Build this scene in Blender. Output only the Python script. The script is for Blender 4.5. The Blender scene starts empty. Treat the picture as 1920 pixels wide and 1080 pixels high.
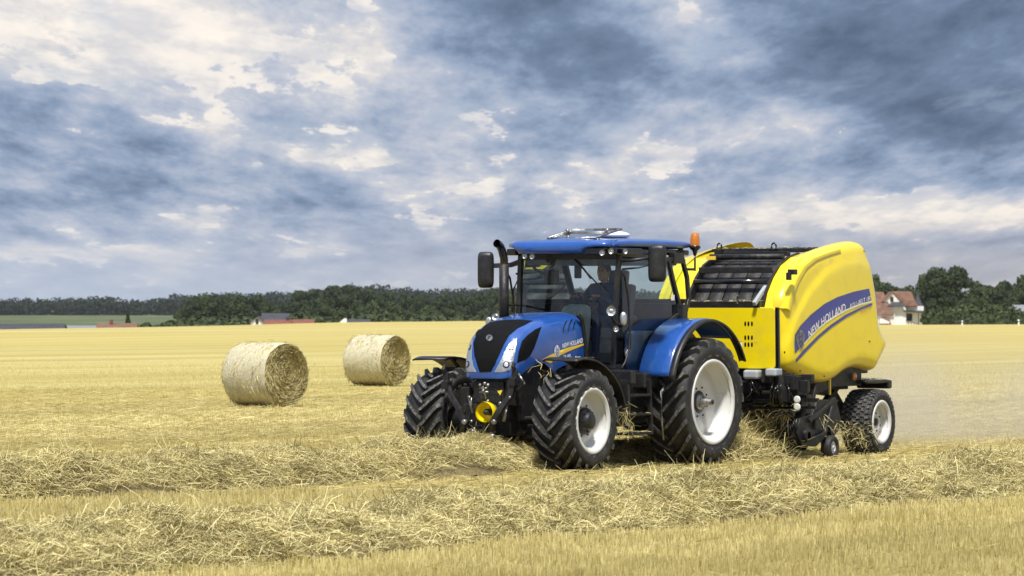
import bpy, bmesh, math, random
import numpy as np
from mathutils import Vector, Matrix, geometry
from mathutils.bvhtree import BVHTree
random.seed(7); rng = np.random.default_rng(7)
S = bpy.context.scene
COL = S.collection
R_ = math.radians

# ------------------------------------------------------------------ camera
CAMH = 2.03; FPX = 7350.0; HOR = 575.0
cd = bpy.data.cameras.new('camera'); cam = bpy.data.objects.new('camera', cd); COL.objects.link(cam)
cd.sensor_width = 36.0; cd.lens = FPX / 1920 * 36
cam.location = (0, 0, CAMH); cam.rotation_euler = (R_(90), 0, 0)
cd.shift_y = (HOR - 540) / 1920
cd.clip_start = 0.5; cd.clip_end = 40000
cd.dof.use_dof = True; cd.dof.focus_distance = 48.8; cd.dof.aperture_fstop = 6.5
S.camera = cam
# ------------------------------------------------------------------ light
SUN_EL = 60; SUN_AZ = 180       # compass style: 0 = +y, clockwise; 180 = behind the camera
S.view_settings.view_transform = 'Standard'; S.view_settings.look = 'None'
S.view_settings.exposure = 1.26; S.view_settings.gamma = 1.0
S.view_settings.use_curve_mapping = False
ld = bpy.data.lights.new('sun', 'SUN'); ld.energy = 2.15; ld.angle = R_(6); ld.color = (1, .955, .88)
sun = bpy.data.objects.new('sun', ld); COL.objects.link(sun)
d = Vector((math.sin(R_(SUN_AZ)) * math.cos(R_(SUN_EL)), math.cos(R_(SUN_AZ)) * math.cos(R_(SUN_EL)), math.sin(R_(SUN_EL))))
sun.rotation_euler = d.to_track_quat('Z', 'Y').to_euler()

W = bpy.data.worlds.new('World'); S.world = W; W.use_nodes = True
def world():
    nt = W.node_tree; N = nt.nodes; L = nt.links; N.clear()
    out = N.new('ShaderNodeOutputWorld'); bg = N.new('ShaderNodeBackground'); L.new(bg.outputs[0], out.inputs[0])
    sky = N.new('ShaderNodeTexSky'); sky.sky_type = 'NISHITA'; sky.sun_disc = False
    sky.sun_elevation = R_(SUN_EL); sky.sun_rotation = R_(SUN_AZ)
    def math_(op, a, b=None, c=None):
        n = N.new('ShaderNodeMath'); n.operation = op
        for i, v in enumerate((a, b, c)):
            if v is None: continue
            if isinstance(v, (int, float)): n.inputs[i].default_value = v
            else: L.new(v, n.inputs[i])
        return n.outputs[0]
    def mix(f, a, b, mode='MIX'):
        n = N.new('ShaderNodeMix'); n.data_type = 'RGBA'; n.blend_type = mode
        for s, v in ((0, f), (6, a), (7, b)):
            if isinstance(v, (int, float)): n.inputs[s].default_value = v
            elif isinstance(v, tuple): n.inputs[s].default_value = v + (1,)
            else: L.new(v, n.inputs[s])
        return n.outputs[2]
    geo = N.new('ShaderNodeTexCoord'); sep = N.new('ShaderNodeSeparateXYZ'); L.new(geo.outputs['Generated'], sep.inputs[0])
    x, y, z = sep.outputs
    def noise(sc, det, rough, vec, dist=0, loc=(0, 0, 0), scl=(1, 1, 1), rot=(0, 0, 0)):
        m = N.new('ShaderNodeMapping'); m.inputs['Location'].default_value = loc; m.inputs['Scale'].default_value = scl
        m.inputs['Rotation'].default_value = rot; L.new(vec, m.inputs[0])
        n = N.new('ShaderNodeTexNoise'); n.inputs['Scale'].default_value = sc; n.inputs['Detail'].default_value = det
        n.inputs['Roughness'].default_value = rough; n.inputs['Distortion'].default_value = dist; L.new(m.outputs[0], n.inputs['Vector'])
        return n.outputs[0]
    zc = math_('ADD', math_('MAXIMUM', z, 0), .09); cv = N.new('ShaderNodeCombineXYZ')     # a cloud deck seen at a flat angle: cells close up towards the horizon
    L.new(math_('DIVIDE', x, zc), cv.inputs[0]); L.new(math_('DIVIDE', .24, zc), cv.inputs[2]); L.new(math_('MULTIPLY', y, .0), cv.inputs[1])
    G = cv.outputs[0]
    big = noise(1.9, 3, .5, G, .2, (3.1, 0, 1.7), (1, 1, 1.1), (0, R_(16), 0))
    med = noise(4.9, 9, .58, G, .15, (7.3, .2, .4), (1, 1, 1.25), (0, R_(22), 0))
    fin = noise(15, 9, .66, G, .1, (.3, .7, .2), (1, 1, 1.1), (0, R_(24), 0))
    v = math_('ADD', math_('MULTIPLY', big, .32), math_('ADD', math_('MULTIPLY', med, .47), math_('MULTIPLY', fin, .21)))
    # broad cloud masses: (u px, v px, radius px, strength)
    def bump(u, w, ru, rv, a):
        X = (u - 960) / FPX; Z = (HOR - w) / FPX
        dx = math_('DIVIDE', math_('SUBTRACT', x, X), ru / FPX); dz = math_('DIVIDE', math_('SUBTRACT', z, Z), rv / FPX)
        r2 = math_('ADD', math_('MULTIPLY', dx, dx), math_('MULTIPLY', dz, dz))
        return math_('MULTIPLY', math_('POWER', 2.718, math_('MULTIPLY', r2, -1)), a)
    for b in ((330, 60, 420, 110, .155), (60, 60, 200, 80, .075), (380, 200, 170, 90, .06), (720, 120, 140, 80, .07), (1000, 40, 230, 90, -.13), (1750, 60, 330, 160, -.16),
              (1450, 235, 160, 45, .15), (900, 320, 330, 60, .07), (1640, 400, 330, 36, .22), (130, 470, 200, 16, .10), (620, 465, 120, 14, .08), (560, 330, 300, 60, .05), (1730, 230, 180, 60, -.08),
              (250, 340, 200, 50, -.05), (1150, 130, 180, 80, -.06), (1300, 60, 120, 60, .05), (200, 470, 400, 40, .0), (300, 130, 170, 60, -.05)):
        v = math_('ADD', v, bump(*b))
    ramp = N.new('ShaderNodeValToRGB'); L.new(v, ramp.inputs[0]); e = ramp.color_ramp.elements
    stops = [(.30, (.085, .12, .19)), (.41, (.145, .20, .30)), (.47, (.23, .295, .415)), (.525, (.335, .385, .485)), (.575, (.45, .475, .54)), (.625, (.60, .58, .57)), (.72, (.80, .73, .66))]
    e[0].position, e[0].color = stops[0][0], stops[0][1] + (1,); e[1].position, e[1].color = stops[-1][0], stops[-1][1] + (1,)
    for p, c in stops[1:-1]:
        q = e.new(p); q.color = c + (1,)
    col = ramp.outputs[0]
    puff = noise(6.3, 12, .60, G, .12, (2.3, .2, 5.4), (1, 1, 1.5), (0, R_(20), 0))
    pv = math_('ADD', puff, math_('MULTIPLY', math_('SUBTRACT', v, .565), 2.1)); pm = N_sm(N, L, pv, .545, .60)
    shade = N_sm(N, L, noise(9, 8, .6, G, .1, (2.3, .2, 5.52), (1, 1, 1.5), (0, R_(20), 0)), .35, .62)
    col = mix(math_('MULTIPLY', pm, .72), col, mix(shade, (.50, .51, .55), (.82, .755, .68)))
    # clear blue breaks
    bl = math_('MULTIPLY', N_sm(N, L, noise(5, 6, .55, G, .2, (9, 4, 2), (1, 1, 1.3), (0, R_(22), 0)), .56, .66), .28)
    blue = mix(1.0, sky.outputs[0], (.10, .10, .11), 'MULTIPLY')
    col = mix(bl, col, mix(.5, blue, (.13, .22, .42)))
    # softer, greyer veil towards the horizon
    hz = N_sm(N, L, z, .030, 0.002)
    hcol = mix(N_sm(N, L, x, -.13, .13), (.40, .45, .55), (.37, .355, .37))
    col = mix(math_('MULTIPLY', hz, .78), col, hcol)
    sc = N.new('ShaderNodeMix'); sc.data_type = 'RGBA'; sc.blend_type = 'MULTIPLY'; sc.inputs[0].default_value = 1; L.new(col, sc.inputs[6])
    # the overcast dome grows brighter towards the zenith, as real cloud cover does
    up = N.new('ShaderNodeCombineColor'); k = math_('ADD', .515, math_('MULTIPLY', math_('MAXIMUM', z, 0), .22))
    for i in range(3): L.new(k, up.inputs[i])
    L.new(up.outputs[0], sc.inputs[7]); L.new(sc.outputs[2], bg.inputs[0]); bg.inputs[1].default_value = 1.0
def N_sm(N, L, src, a, b):
    n = N.new('ShaderNodeMapRange'); n.interpolation_type = 'SMOOTHSTEP'; L.new(src, n.inputs[0])
    n.inputs[1].default_value = a; n.inputs[2].default_value = b; n.inputs[3].default_value = 0; n.inputs[4].default_value = 1
    if a > b:
        n.inputs[1].default_value = b; n.inputs[2].default_value = a; n.inputs[3].default_value = 1; n.inputs[4].default_value = 0
    return n.outputs[0]
world()
S.cycles.max_bounces = 8; S.cycles.transparent_max_bounces = 12; S.cycles.volume_bounces = 1
S.cycles.use_denoising = True

# ------------------------------------------------------------------ helpers
class MB:
    def __init__(s): s.v = []; s.f = []; s.m = []; s.sm = []
    def add(s, vs, fs, mi=0, smooth=False):
        o = len(s.v); s.v += [tuple(p) for p in vs]; s.f += [tuple(o + i for i in f) for f in fs]
        s.m += [mi] * len(fs); s.sm += [smooth] * len(fs); return s
    def box(s, c, d, rot=None, mi=0):
        vs = [Vector((x * d[0] / 2, y * d[1] / 2, z * d[2] / 2)) for x in (-1, 1) for y in (-1, 1) for z in (-1, 1)]
        if rot is not None: M = Matrix.Rotation(rot[1], 3, rot[0]); vs = [M @ p for p in vs]
        return s.add([p + Vector(c) for p in vs], [(0, 1, 3, 2), (4, 6, 7, 5), (0, 4, 5, 1), (2, 3, 7, 6), (0, 2, 6, 4), (1, 5, 7, 3)], mi)
    def span(s, lo, hi, mi=0):
        return s.box([(a + b) / 2 for a, b in zip(lo, hi)], [abs(b - a) for a, b in zip(lo, hi)], mi=mi)
    def sweep(s, pts, sec, up=(0, 0, 1), mi=0, smooth=True, scale=None, cap=True):
        pts = [Vector(p) for p in pts]; n = len(sec); vs = []; fs = []; up0 = Vector(up)
        for i, p in enumerate(pts):
            t = (pts[min(i + 1, len(pts) - 1)] - pts[max(i - 1, 0)]).normalized()
            a = up0.cross(t)
            if a.length < .05: a = Vector((0, 1, 0)).cross(t)
            if a.length < .05: a = Vector((1, 0, 0)).cross(t)
            a.normalize(); b = t.cross(a); k = scale[i] if scale else 1
            vs += [p + a * (q[0] * k) + b * (q[1] * k) for q in sec]
        for i in range(len(pts) - 1):
            for j in range(n): fs.append((i * n + j, i * n + (j + 1) % n, (i + 1) * n + (j + 1) % n, (i + 1) * n + j))
        s.add(vs, fs, mi, smooth)
        if cap:
            o = len(s.v) - len(vs)
            s.f += [tuple(o + j for j in reversed(range(n))), tuple(o + (len(pts) - 1) * n + j for j in range(n))]; s.m += [mi] * 2; s.sm += [False] * 2
        return s
    def tube(s, pts, r, n=10, mi=0, scale=None):
        return s.sweep(pts, [(r * math.cos(2 * math.pi * j / n), r * math.sin(2 * math.pi * j / n)) for j in range(n)], mi=mi, scale=scale)
    def beam(s, pts, w, h, up=(0, 0, 1), mi=0):
        return s.sweep(pts, [(-w / 2, -h / 2), (w / 2, -h / 2), (w / 2, h / 2), (-w / 2, h / 2)], up, mi, smooth=False)
    def lathe(s, prof, c=(0, 0, 0), axis='y', n=40, mi=0, smooth=True, a0=0, a1=None):
        full = a1 is None; a1 = 2 * math.pi if full else a1; m = n if full else n + 1; vs = []; fs = []; K = len(prof)
        for j in range(m):
            a = a0 + (a1 - a0) * j / n; ca, sa = math.cos(a), math.sin(a)
            for (h, r) in prof:
                p = {'y': (r * ca, h, r * sa), 'x': (h, r * ca, r * sa), 'z': (r * ca, r * sa, h)}[axis]
                vs.append((p[0] + c[0], p[1] + c[1], p[2] + c[2]))
        for j in range(n):
            j2 = (j + 1) % m
            for k in range(K - 1): fs.append((j * K + k, j * K + k + 1, j2 * K + k + 1, j2 * K + k))
        return s.add(vs, fs, mi, smooth)
    def prism(s, out, lo, hi, axis='y', mi=0):      # outline in the two other axes
        n = len(out)
        def P(p, h): return {'y': (p[0], h, p[1]), 'x': (h, p[0], p[1]), 'z': (p[0], p[1], h)}[axis]
        vs = [P(p, lo) for p in out] + [P(p, hi) for p in out]
        fs = [tuple(range(n)), tuple(reversed(range(n, 2 * n)))] + [(i, i + n, (i + 1) % n + n, (i + 1) % n) for i in range(n)]
        return s.add(vs, fs, mi)
    def ball(s, c, r, n=12, mi=0):
        if isinstance(r, (int, float)): r = (r, r, r)
        vs = []; fs = []; m = n // 2
        for i in range(m + 1):
            for j in range(n):
                a = math.pi * i / m; b = 2 * math.pi * j / n
                vs.append((c[0] + r[0] * math.sin(a) * math.cos(b), c[1] + r[1] * math.sin(a) * math.sin(b), c[2] + r[2] * math.cos(a)))
        for i in range(m):
            for j in range(n): fs.append((i * n + j, (i + 1) * n + j, (i + 1) * n + (j + 1) % n, i * n + (j + 1) % n))
        return s.add(vs, fs, mi, True)
    def mirror(s, pred=None):
        o = len(s.v); s.v += [(p[0], -p[1], p[2]) for p in s.v]; s.f += [tuple(o + i for i in reversed(f)) for f in s.f]; s.m += s.m; s.sm += s.sm; return s
    def pair(s, name, mats, parent=None, bevel=0):
        o = s.build(name, mats, parent, bevel); t = MB(); t.v = [(p[0], -p[1], p[2]) for p in s.v]; t.f = [tuple(reversed(f)) for f in s.f]; t.m = list(s.m); t.sm = list(s.sm)
        t.build(name, mats, parent, bevel); return o
    def mesh(s, name, mats, fix=True):
        me = bpy.data.meshes.new(name); me.from_pydata(s.v, [], s.f)
        for m in (mats if isinstance(mats, (list, tuple)) else [mats]): me.materials.append(m)
        me.polygons.foreach_set('material_index', s.m); me.polygons.foreach_set('use_smooth', s.sm)
        if fix:
            b = bmesh.new(); b.from_mesh(me); bmesh.ops.remove_doubles(b, verts=b.verts, dist=1e-5)
            bmesh.ops.recalc_face_normals(b, faces=b.faces); b.to_mesh(me); b.free()
        me.update(); return me
    def build(s, name, mats, parent=None, bevel=0, label=None, fix=True):
        o = bpy.data.objects.new(name, s.mesh(name, mats, fix)); COL.objects.link(o); o.parent = parent
        if bevel:
            md = o.modifiers.new('bevel', 'BEVEL'); md.width = bevel; md.segments = 2; md.limit_method = 'ANGLE'; md.angle_limit = R_(35)
        if label: o['label'] = label
        return o
def tag(o, label, cat=None, group=None, kind=None):
    if label: o['label'] = label
    if cat: o['category'] = cat
    if group: o['group'] = group
    if kind: o['kind'] = kind
    return o
def empty(name, loc=(0, 0, 0), rz=0, parent=None):
    o = bpy.data.objects.new(name, None); COL.objects.link(o); o.location = loc; o.rotation_euler = (0, 0, rz); o.empty_display_size = .3; o.parent = parent; return o
def copy_tree(o, parent=None):
    c = o.copy(); COL.objects.link(c); c.parent = parent
    for ch in list(o.children): copy_tree(ch, c)
    return c
def raw_mesh(name, V, F, mats, parent=None, smooth=False, midx=None):
    """V (n,3), F (m,k) arrays"""
    me = bpy.data.meshes.new(name); me.vertices.add(len(V)); me.vertices.foreach_set('co', np.asarray(V, np.float32).ravel())
    k = F.shape[1]; me.loops.add(F.size); me.loops.foreach_set('vertex_index', F.astype(np.int32).ravel())
    me.polygons.add(len(F)); me.polygons.foreach_set('loop_start', np.arange(0, F.size, k, dtype=np.int32))
    if smooth: me.polygons.foreach_set('use_smooth', np.ones(len(F), bool))
    for m in (mats if isinstance(mats, (list, tuple)) else [mats]): me.materials.append(m)
    if midx is not None: me.polygons.foreach_set('material_index', midx.astype(np.int32))
    me.update(calc_edges=True)
    o = bpy.data.objects.new(name, me); COL.objects.link(o); o.parent = parent; return o

def mat(name, col, rough=.5, metal=0, coat=0, var=0, vscale=3, col2=None, bump=0, bscale=40, spec=.5, lo=.4, hi=.6, island=False, det=6, stretch=None, trans=0):
    m = bpy.data.materials.new(name); m.use_nodes = True; N = m.node_tree.nodes; L = m.node_tree.links
    b = N['Principled BSDF']; b.inputs['Roughness'].default_value = rough; b.inputs['Metallic'].default_value = metal
    b.inputs['Coat Weight'].default_value = coat; b.inputs['Coat Roughness'].default_value = .04; b.inputs['Specular IOR Level'].default_value = spec
    b.inputs['Base Color'].default_value = tuple(col) + (1,)
    tc = N.new('ShaderNodeTexCoord'); src = tc.outputs['Object']
    if stretch:
        mp = N.new('ShaderNodeMapping'); mp.inputs['Scale'].default_value = stretch; L.new(src, mp.inputs[0]); src = mp.outputs[0]
    if col2 is not None or var:
        n = N.new('ShaderNodeTexNoise'); n.inputs['Scale'].default_value = vscale; n.inputs['Detail'].default_value = det; n.inputs['Roughness'].default_value = .62
        L.new(src, n.inputs['Vector'])
        f = N_sm(N, L, n.outputs[0], lo, hi)
        if island:
            g = N.new('ShaderNodeNewGeometry'); a = N.new('ShaderNodeMath'); a.operation = 'MULTIPLY_ADD'
            L.new(g.outputs['Random Per Island'], a.inputs[0]); a.inputs[1].default_value = .75
            q = N.new('ShaderNodeMath'); q.operation = 'MULTIPLY'; L.new(f, q.inputs[0]); q.inputs[1].default_value = .25; L.new(q.outputs[0], a.inputs[2]); f = a.outputs[0]
        x = N.new('ShaderNodeMix'); x.data_type = 'RGBA'; L.new(f, x.inputs[0]); x.inputs[6].default_value = tuple(col) + (1,)
        x.inputs[7].default_value = tuple(col2 if col2 is not None else [c * (1 + var) for c in col]) + (1,)
        L.new(x.outputs[2], b.inputs['Base Color'])
    if bump:
        n = N.new('ShaderNodeTexNoise'); n.inputs['Scale'].default_value = bscale; n.inputs['Detail'].default_value = 5; L.new(src, n.inputs['Vector'])
        u = N.new('ShaderNodeBump'); u.inputs['Strength'].default_value = bump; u.inputs['Distance'].default_value = .02; L.new(n.outputs[0], u.inputs['Height'])
        L.new(u.outputs[0], b.inputs['Normal'])
    if trans:
        t = N.new('ShaderNodeBsdfTranslucent'); ms = N.new('ShaderNodeMixShader'); ms.inputs[0].default_value = trans
        if b.inputs['Base Color'].links: L.new(b.inputs['Base Color'].links[0].from_socket, t.inputs[0])
        else: t.inputs[0].default_value = tuple(col) + (1,)
        L.new(b.outputs[0], ms.inputs[1]); L.new(t.outputs[0], ms.inputs[2]); L.new(ms.outputs[0], N['Material Output'].inputs[0])
    return m
def glass_mat(name, tint, refl=1.0):
    m = bpy.data.materials.new(name); m.use_nodes = True; N = m.node_tree.nodes; L = m.node_tree.links; N.remove(N['Principled BSDF'])
    t = N.new('ShaderNodeBsdfTransparent'); t.inputs[0].default_value = tint + (1,); g = N.new('ShaderNodeBsdfGlossy'); g.inputs['Roughness'].default_value = .02
    f = N.new('ShaderNodeFresnel'); f.inputs[0].default_value = 1.5; k = N.new('ShaderNodeMath'); k.operation = 'MULTIPLY'; k.inputs[1].default_value = refl; L.new(f.outputs[0], k.inputs[0])
    x = N.new('ShaderNodeMixShader'); L.new(k.outputs[0], x.inputs[0]); L.new(t.outputs[0], x.inputs[1]); L.new(g.outputs[0], x.inputs[2]); L.new(x.outputs[0], N['Material Output'].inputs[0])
    return m
M = {}
M['blue'] = mat('blue_paint', (.012, .075, .33), .28, coat=.9, col2=(.018, .09, .36), vscale=4, bump=.02, bscale=6)
M['blue_dark'] = mat('dark_blue_paint', (.012, .025, .20), .3, coat=.5)
M['yellow'] = mat('yellow_paint', (.86, .67, .004), .28, coat=.6, col2=(.74, .575, .03), vscale=3, lo=.45, hi=.8, bump=.02, bscale=4)
M['black'] = mat('black_plastic', (.012, .012, .014), .42, col2=(.03, .028, .025), vscale=9, lo=.45, hi=.7, bump=.05, bscale=60)
M['gloss'] = mat('gloss_black', (.006, .006, .007), .18, coat=.3)
M['mesh'] = mat('black_grille', (.004, .004, .0045), .6, bump=.4, bscale=260, spec=.12)
M['iron'] = mat('dark_iron', (.018, .018, .02), .5, metal=.3, col2=(.07, .06, .05), vscale=14, lo=.48, hi=.75, bump=.1, bscale=50)
M['rubber'] = mat('tyre_rubber', (.014, .014, .015), .62, col2=(.045, .042, .036), vscale=7, lo=.42, hi=.75, bump=.12, bscale=70)
M['lug'] = mat('dusty_lug', (.045, .045, .045), .7, col2=(.21, .205, .185), vscale=26, lo=.42, hi=.72, bump=.25, bscale=110)
M['rim'] = mat('white_rim', (.64, .64, .62), .38, col2=(.42, .39, .32), vscale=4, lo=.48, hi=.85)
M['steel'] = mat('bare_steel', (.42, .42, .42), .35, metal=.8, col2=(.22, .2, .18), vscale=20)
M['chrome'] = mat('lamp_reflector', (.58, .60, .63), .28, metal=.85, bump=.5, bscale=55)
M['lens'] = glass_mat('lamp_lens', (.93, .95, .97), 1.2)
M['glass'] = glass_mat('cab_glass', (.84, .93, .91), 1.5)
M['amber'] = mat('amber_lens', (.55, .17, .008), .15, coat=.5, bump=.6, bscale=60)
M['white'] = mat('white_print', (.80, .80, .80), .4)
M['gold'] = mat('gold_print', (.85, .58, .06), .4)
M['decalblue'] = mat('blue_print', (.035, .045, .26), .35, coat=.3)
M['red'] = mat('red_print', (.55, .25, .08), .4)
M['greyplastic'] = mat('grey_plastic', (.42, .46, .49), .5, col2=(.36, .39, .42), vscale=4)
M['seat'] = mat('seat_cloth', (.15, .155, .165), .85, bump=.2)
M['belt'] = mat('baler_belt', (.03, .029, .029), .65, col2=(.12, .11, .085), vscale=10, lo=.5, hi=.8, bump=.3, bscale=35)
M['skin'] = mat('skin', (.48, .27, .19), .5)
M['denim'] = mat('work_clothes', (.03, .045, .11), .85, bump=.3, bscale=30)
M['hair'] = mat('hair', (.06, .04, .025), .7)
M['straw'] = mat('straw', (.15, .115, .032), .6, col2=(.95, .84, .42), vscale=2, island=True, spec=.25, trans=.10)  # random strand tones; dark end deepened to stand for shadow between the straws
M['strawdark'] = mat('shaded_matted_straw', (.11, .085, .035), .9, col2=(.28, .22, .09), vscale=30, lo=.3, hi=.7, bump=1, bscale=60)  # matted straw under the strands, shade of the gaps painted into its dark colour
M['stubble'] = mat('stubble', (.38, .30, .09), .6, col2=(.94, .83, .41), vscale=.7, island=True, spec=.25, trans=.12)
def strips(m):      # greener and browner bands left along the drill rows
    N = m.node_tree.nodes; L = m.node_tree.links; b = N['Principled BSDF']; src = b.inputs['Base Color'].links[0].from_socket; tc = N.new('ShaderNodeTexCoord')
    for sc, ln, lo, hi, k, col in ((.42, 30, .50, .60, .50, (.32, .275, .10)), (.13, 60, .50, .56, .40, (.34, .29, .11)), (.05, 8, .42, .60, .45, (.50, .405, .13))):
        mp = N.new('ShaderNodeMapping'); mp.vector_type = 'TEXTURE'; mp.inputs['Rotation'].default_value = (0, 0, R_(57)); mp.inputs['Scale'].default_value = (ln, 1, 1); L.new(tc.outputs['Object'], mp.inputs[0])
        n = N.new('ShaderNodeTexNoise'); n.inputs['Scale'].default_value = sc; n.inputs['Detail'].default_value = 4; n.inputs['Roughness'].default_value = .6; L.new(mp.outputs[0], n.inputs['Vector'])
        x = N.new('ShaderNodeMix'); x.data_type = 'RGBA'; L.new(mu(N, L, N_sm(N, L, n.outputs[0], lo, hi), k), x.inputs[0]); L.new(src, x.inputs[6]); x.inputs[7].default_value = col + (1,); src = x.outputs[2]
    for l in list(b.inputs['Base Color'].links): L.remove(l)
    L.new(src, b.inputs['Base Color'])
M['net'] = mat('net_wrap', (.46, .42, .28), .7, col2=(.60, .56, .40), vscale=28, lo=.3, hi=.7, bump=.8, bscale=30, stretch=(1, 1, 1))
M['facestraw'] = mat('bale_end_straw', (.22, .17, .055), .7, col2=(.66, .57, .27), vscale=3, island=True)
M['baleface'] = mat('bale_straw_face', (.16, .125, .04), .85, col2=(.40, .33, .13), vscale=12, lo=.3, hi=.7, bump=1, bscale=30)

# frames of the two machines: local x forward, y to the machine's left, z up
class Frame:
    def __init__(s, th, ref, yo):
        a = R_(th); s.F = (-math.sin(a), -math.cos(a)); s.L = (math.cos(a), -math.sin(a)); s.R = (ref[0] - yo * s.L[0], ref[1] - yo * s.L[1]); s.rz = math.atan2(s.F[1], s.F[0])
        s.M = Matrix.Translation((s.R[0], s.R[1], 0)) @ Matrix.Rotation(s.rz, 4, 'Z'); s.I = s.M.inverted()
        s.cam = s.I @ Vector((0, 0, CAMH))
    def ray(s, u, v): return (s.I.to_3x3() @ Vector(((u - 960) / FPX, 1, (HOR - v) / FPX))).normalized()
    def y(s, u, v, y): r = s.ray(u, v); return s.cam + r * ((y - s.cam.y) / r.y)
    def x(s, u, v, x): r = s.ray(u, v); return s.cam + r * ((x - s.cam.x) / r.x)
FT = Frame(33, (2.585, 50.0), 1.35)
DB = FPX * CAMH / (853 - HOR)
FB = Frame(31, ((1655 - 960) * DB / FPX, DB), 1.02)

def fill2d(outs, step, extra=()):
    """triangulate closed outlines with interior grid points; returns verts2d, tris"""
    V = []; F = []
    for o in outs: F.append(list(range(len(V), len(V) + len(o)))); V += [Vector((p[0], p[1])) for p in o]
    if step:
        xs = [p.x for p in V]; ys = [p.y for p in V]
        x = min(xs) + step / 2
        while x < max(xs):
            y = min(ys) + step / 2
            while y < max(ys): V.append(Vector((x, y))); y += step
            x += step
    V += [Vector(p) for p in extra]
    r = geometry.delaunay_2d_cdt(V, [], F, 1, 1e-6)
    return [tuple(p) for p in r[0]], [tuple(f) for f in r[2]]
def mesh_bvh(objs):
    vs = []; fs = []
    for o in objs:
        b = len(vs); vs += [v.co.copy() for v in o.data.vertices]; fs += [tuple(b + i for i in p.vertices) for p in o.data.polygons]
    return BVHTree.FromPolygons(vs, fs)
def decal(name, fr, bvh, outs, m, parent, off=.004, step=4, mirror=False, thick=0, label=None, tris=None):
    """a printed or inset panel laid on a curved panel"""
    V2, F = tris if tris else fill2d(outs, step)
    P = []; ok = []
    for (u, v) in V2:
        r = fr.ray(u, v); h = bvh.ray_cast(fr.cam, r, 200)
        if h[0] is None:
            n = bvh.find_nearest(fr.cam + r * ((0.5 * (FT.R[1] + 49) - 1) if False else (fr.cam.length)))
            h = (n[0], n[1])
        nn = h[1] if h[1].dot(r) < 0 else -h[1]
        P.append(h[0] + nn * off)
    if thick: pass
    mb = MB(); mb.add(P, F, 0, True)
    if mirror: return mb.pair(name, m, parent)
    return mb.build(name, m, parent, label=label)
def text_tris(body, size=1.0, bold=0.02, shear=0.2):
    cu = bpy.data.curves.new('t', 'FONT'); cu.body = body; cu.size = size; cu.offset = bold; cu.shear = shear; cu.space_character = 1.03; cu.resolution_u = 3
    o = bpy.data.objects.new('t', cu); COL.objects.link(o); dg = bpy.context.evaluated_depsgraph_get(); me = o.evaluated_get(dg).to_mesh()
    V = [(v.co.x, v.co.y) for v in me.vertices]; F = [tuple(p.vertices) for p in me.polygons]
    o.evaluated_get(dg).to_mesh_clear(); bpy.data.objects.remove(o); bpy.data.curves.remove(cu)
    x0 = min(p[0] for p in V); x1 = max(p[0] for p in V); y0 = min(p[1] for p in V); y1 = max(p[1] for p in V)
    return [((p[0] - x0) / (x1 - x0), (p[1] - y0) / (y1 - y0)) for p in V], F
def text_decal(name, fr, bvh, body, base, top, m, parent, off=.008, bold=.03, shear=.15):
    """base, top: polylines of photo points along the bottom and top of the line of writing"""
    V, F = text_tris(body, bold=bold, shear=shear)
    def at(pl, t):
        t = max(0, min(.99999, t)) * (len(pl) - 1); i = int(t); f = t - i; a, b = pl[i], pl[i + 1]; return (a[0] + (b[0] - a[0]) * f, a[1] + (b[1] - a[1]) * f)
    W2 = []
    for (s, t) in V:
        a, b = at(base, s), at(top, s); W2.append((a[0] + (b[0] - a[0]) * t, a[1] + (b[1] - a[1]) * t))
    return decal(name, fr, bvh, None, m, parent, off, tris=(W2, F))

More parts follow.
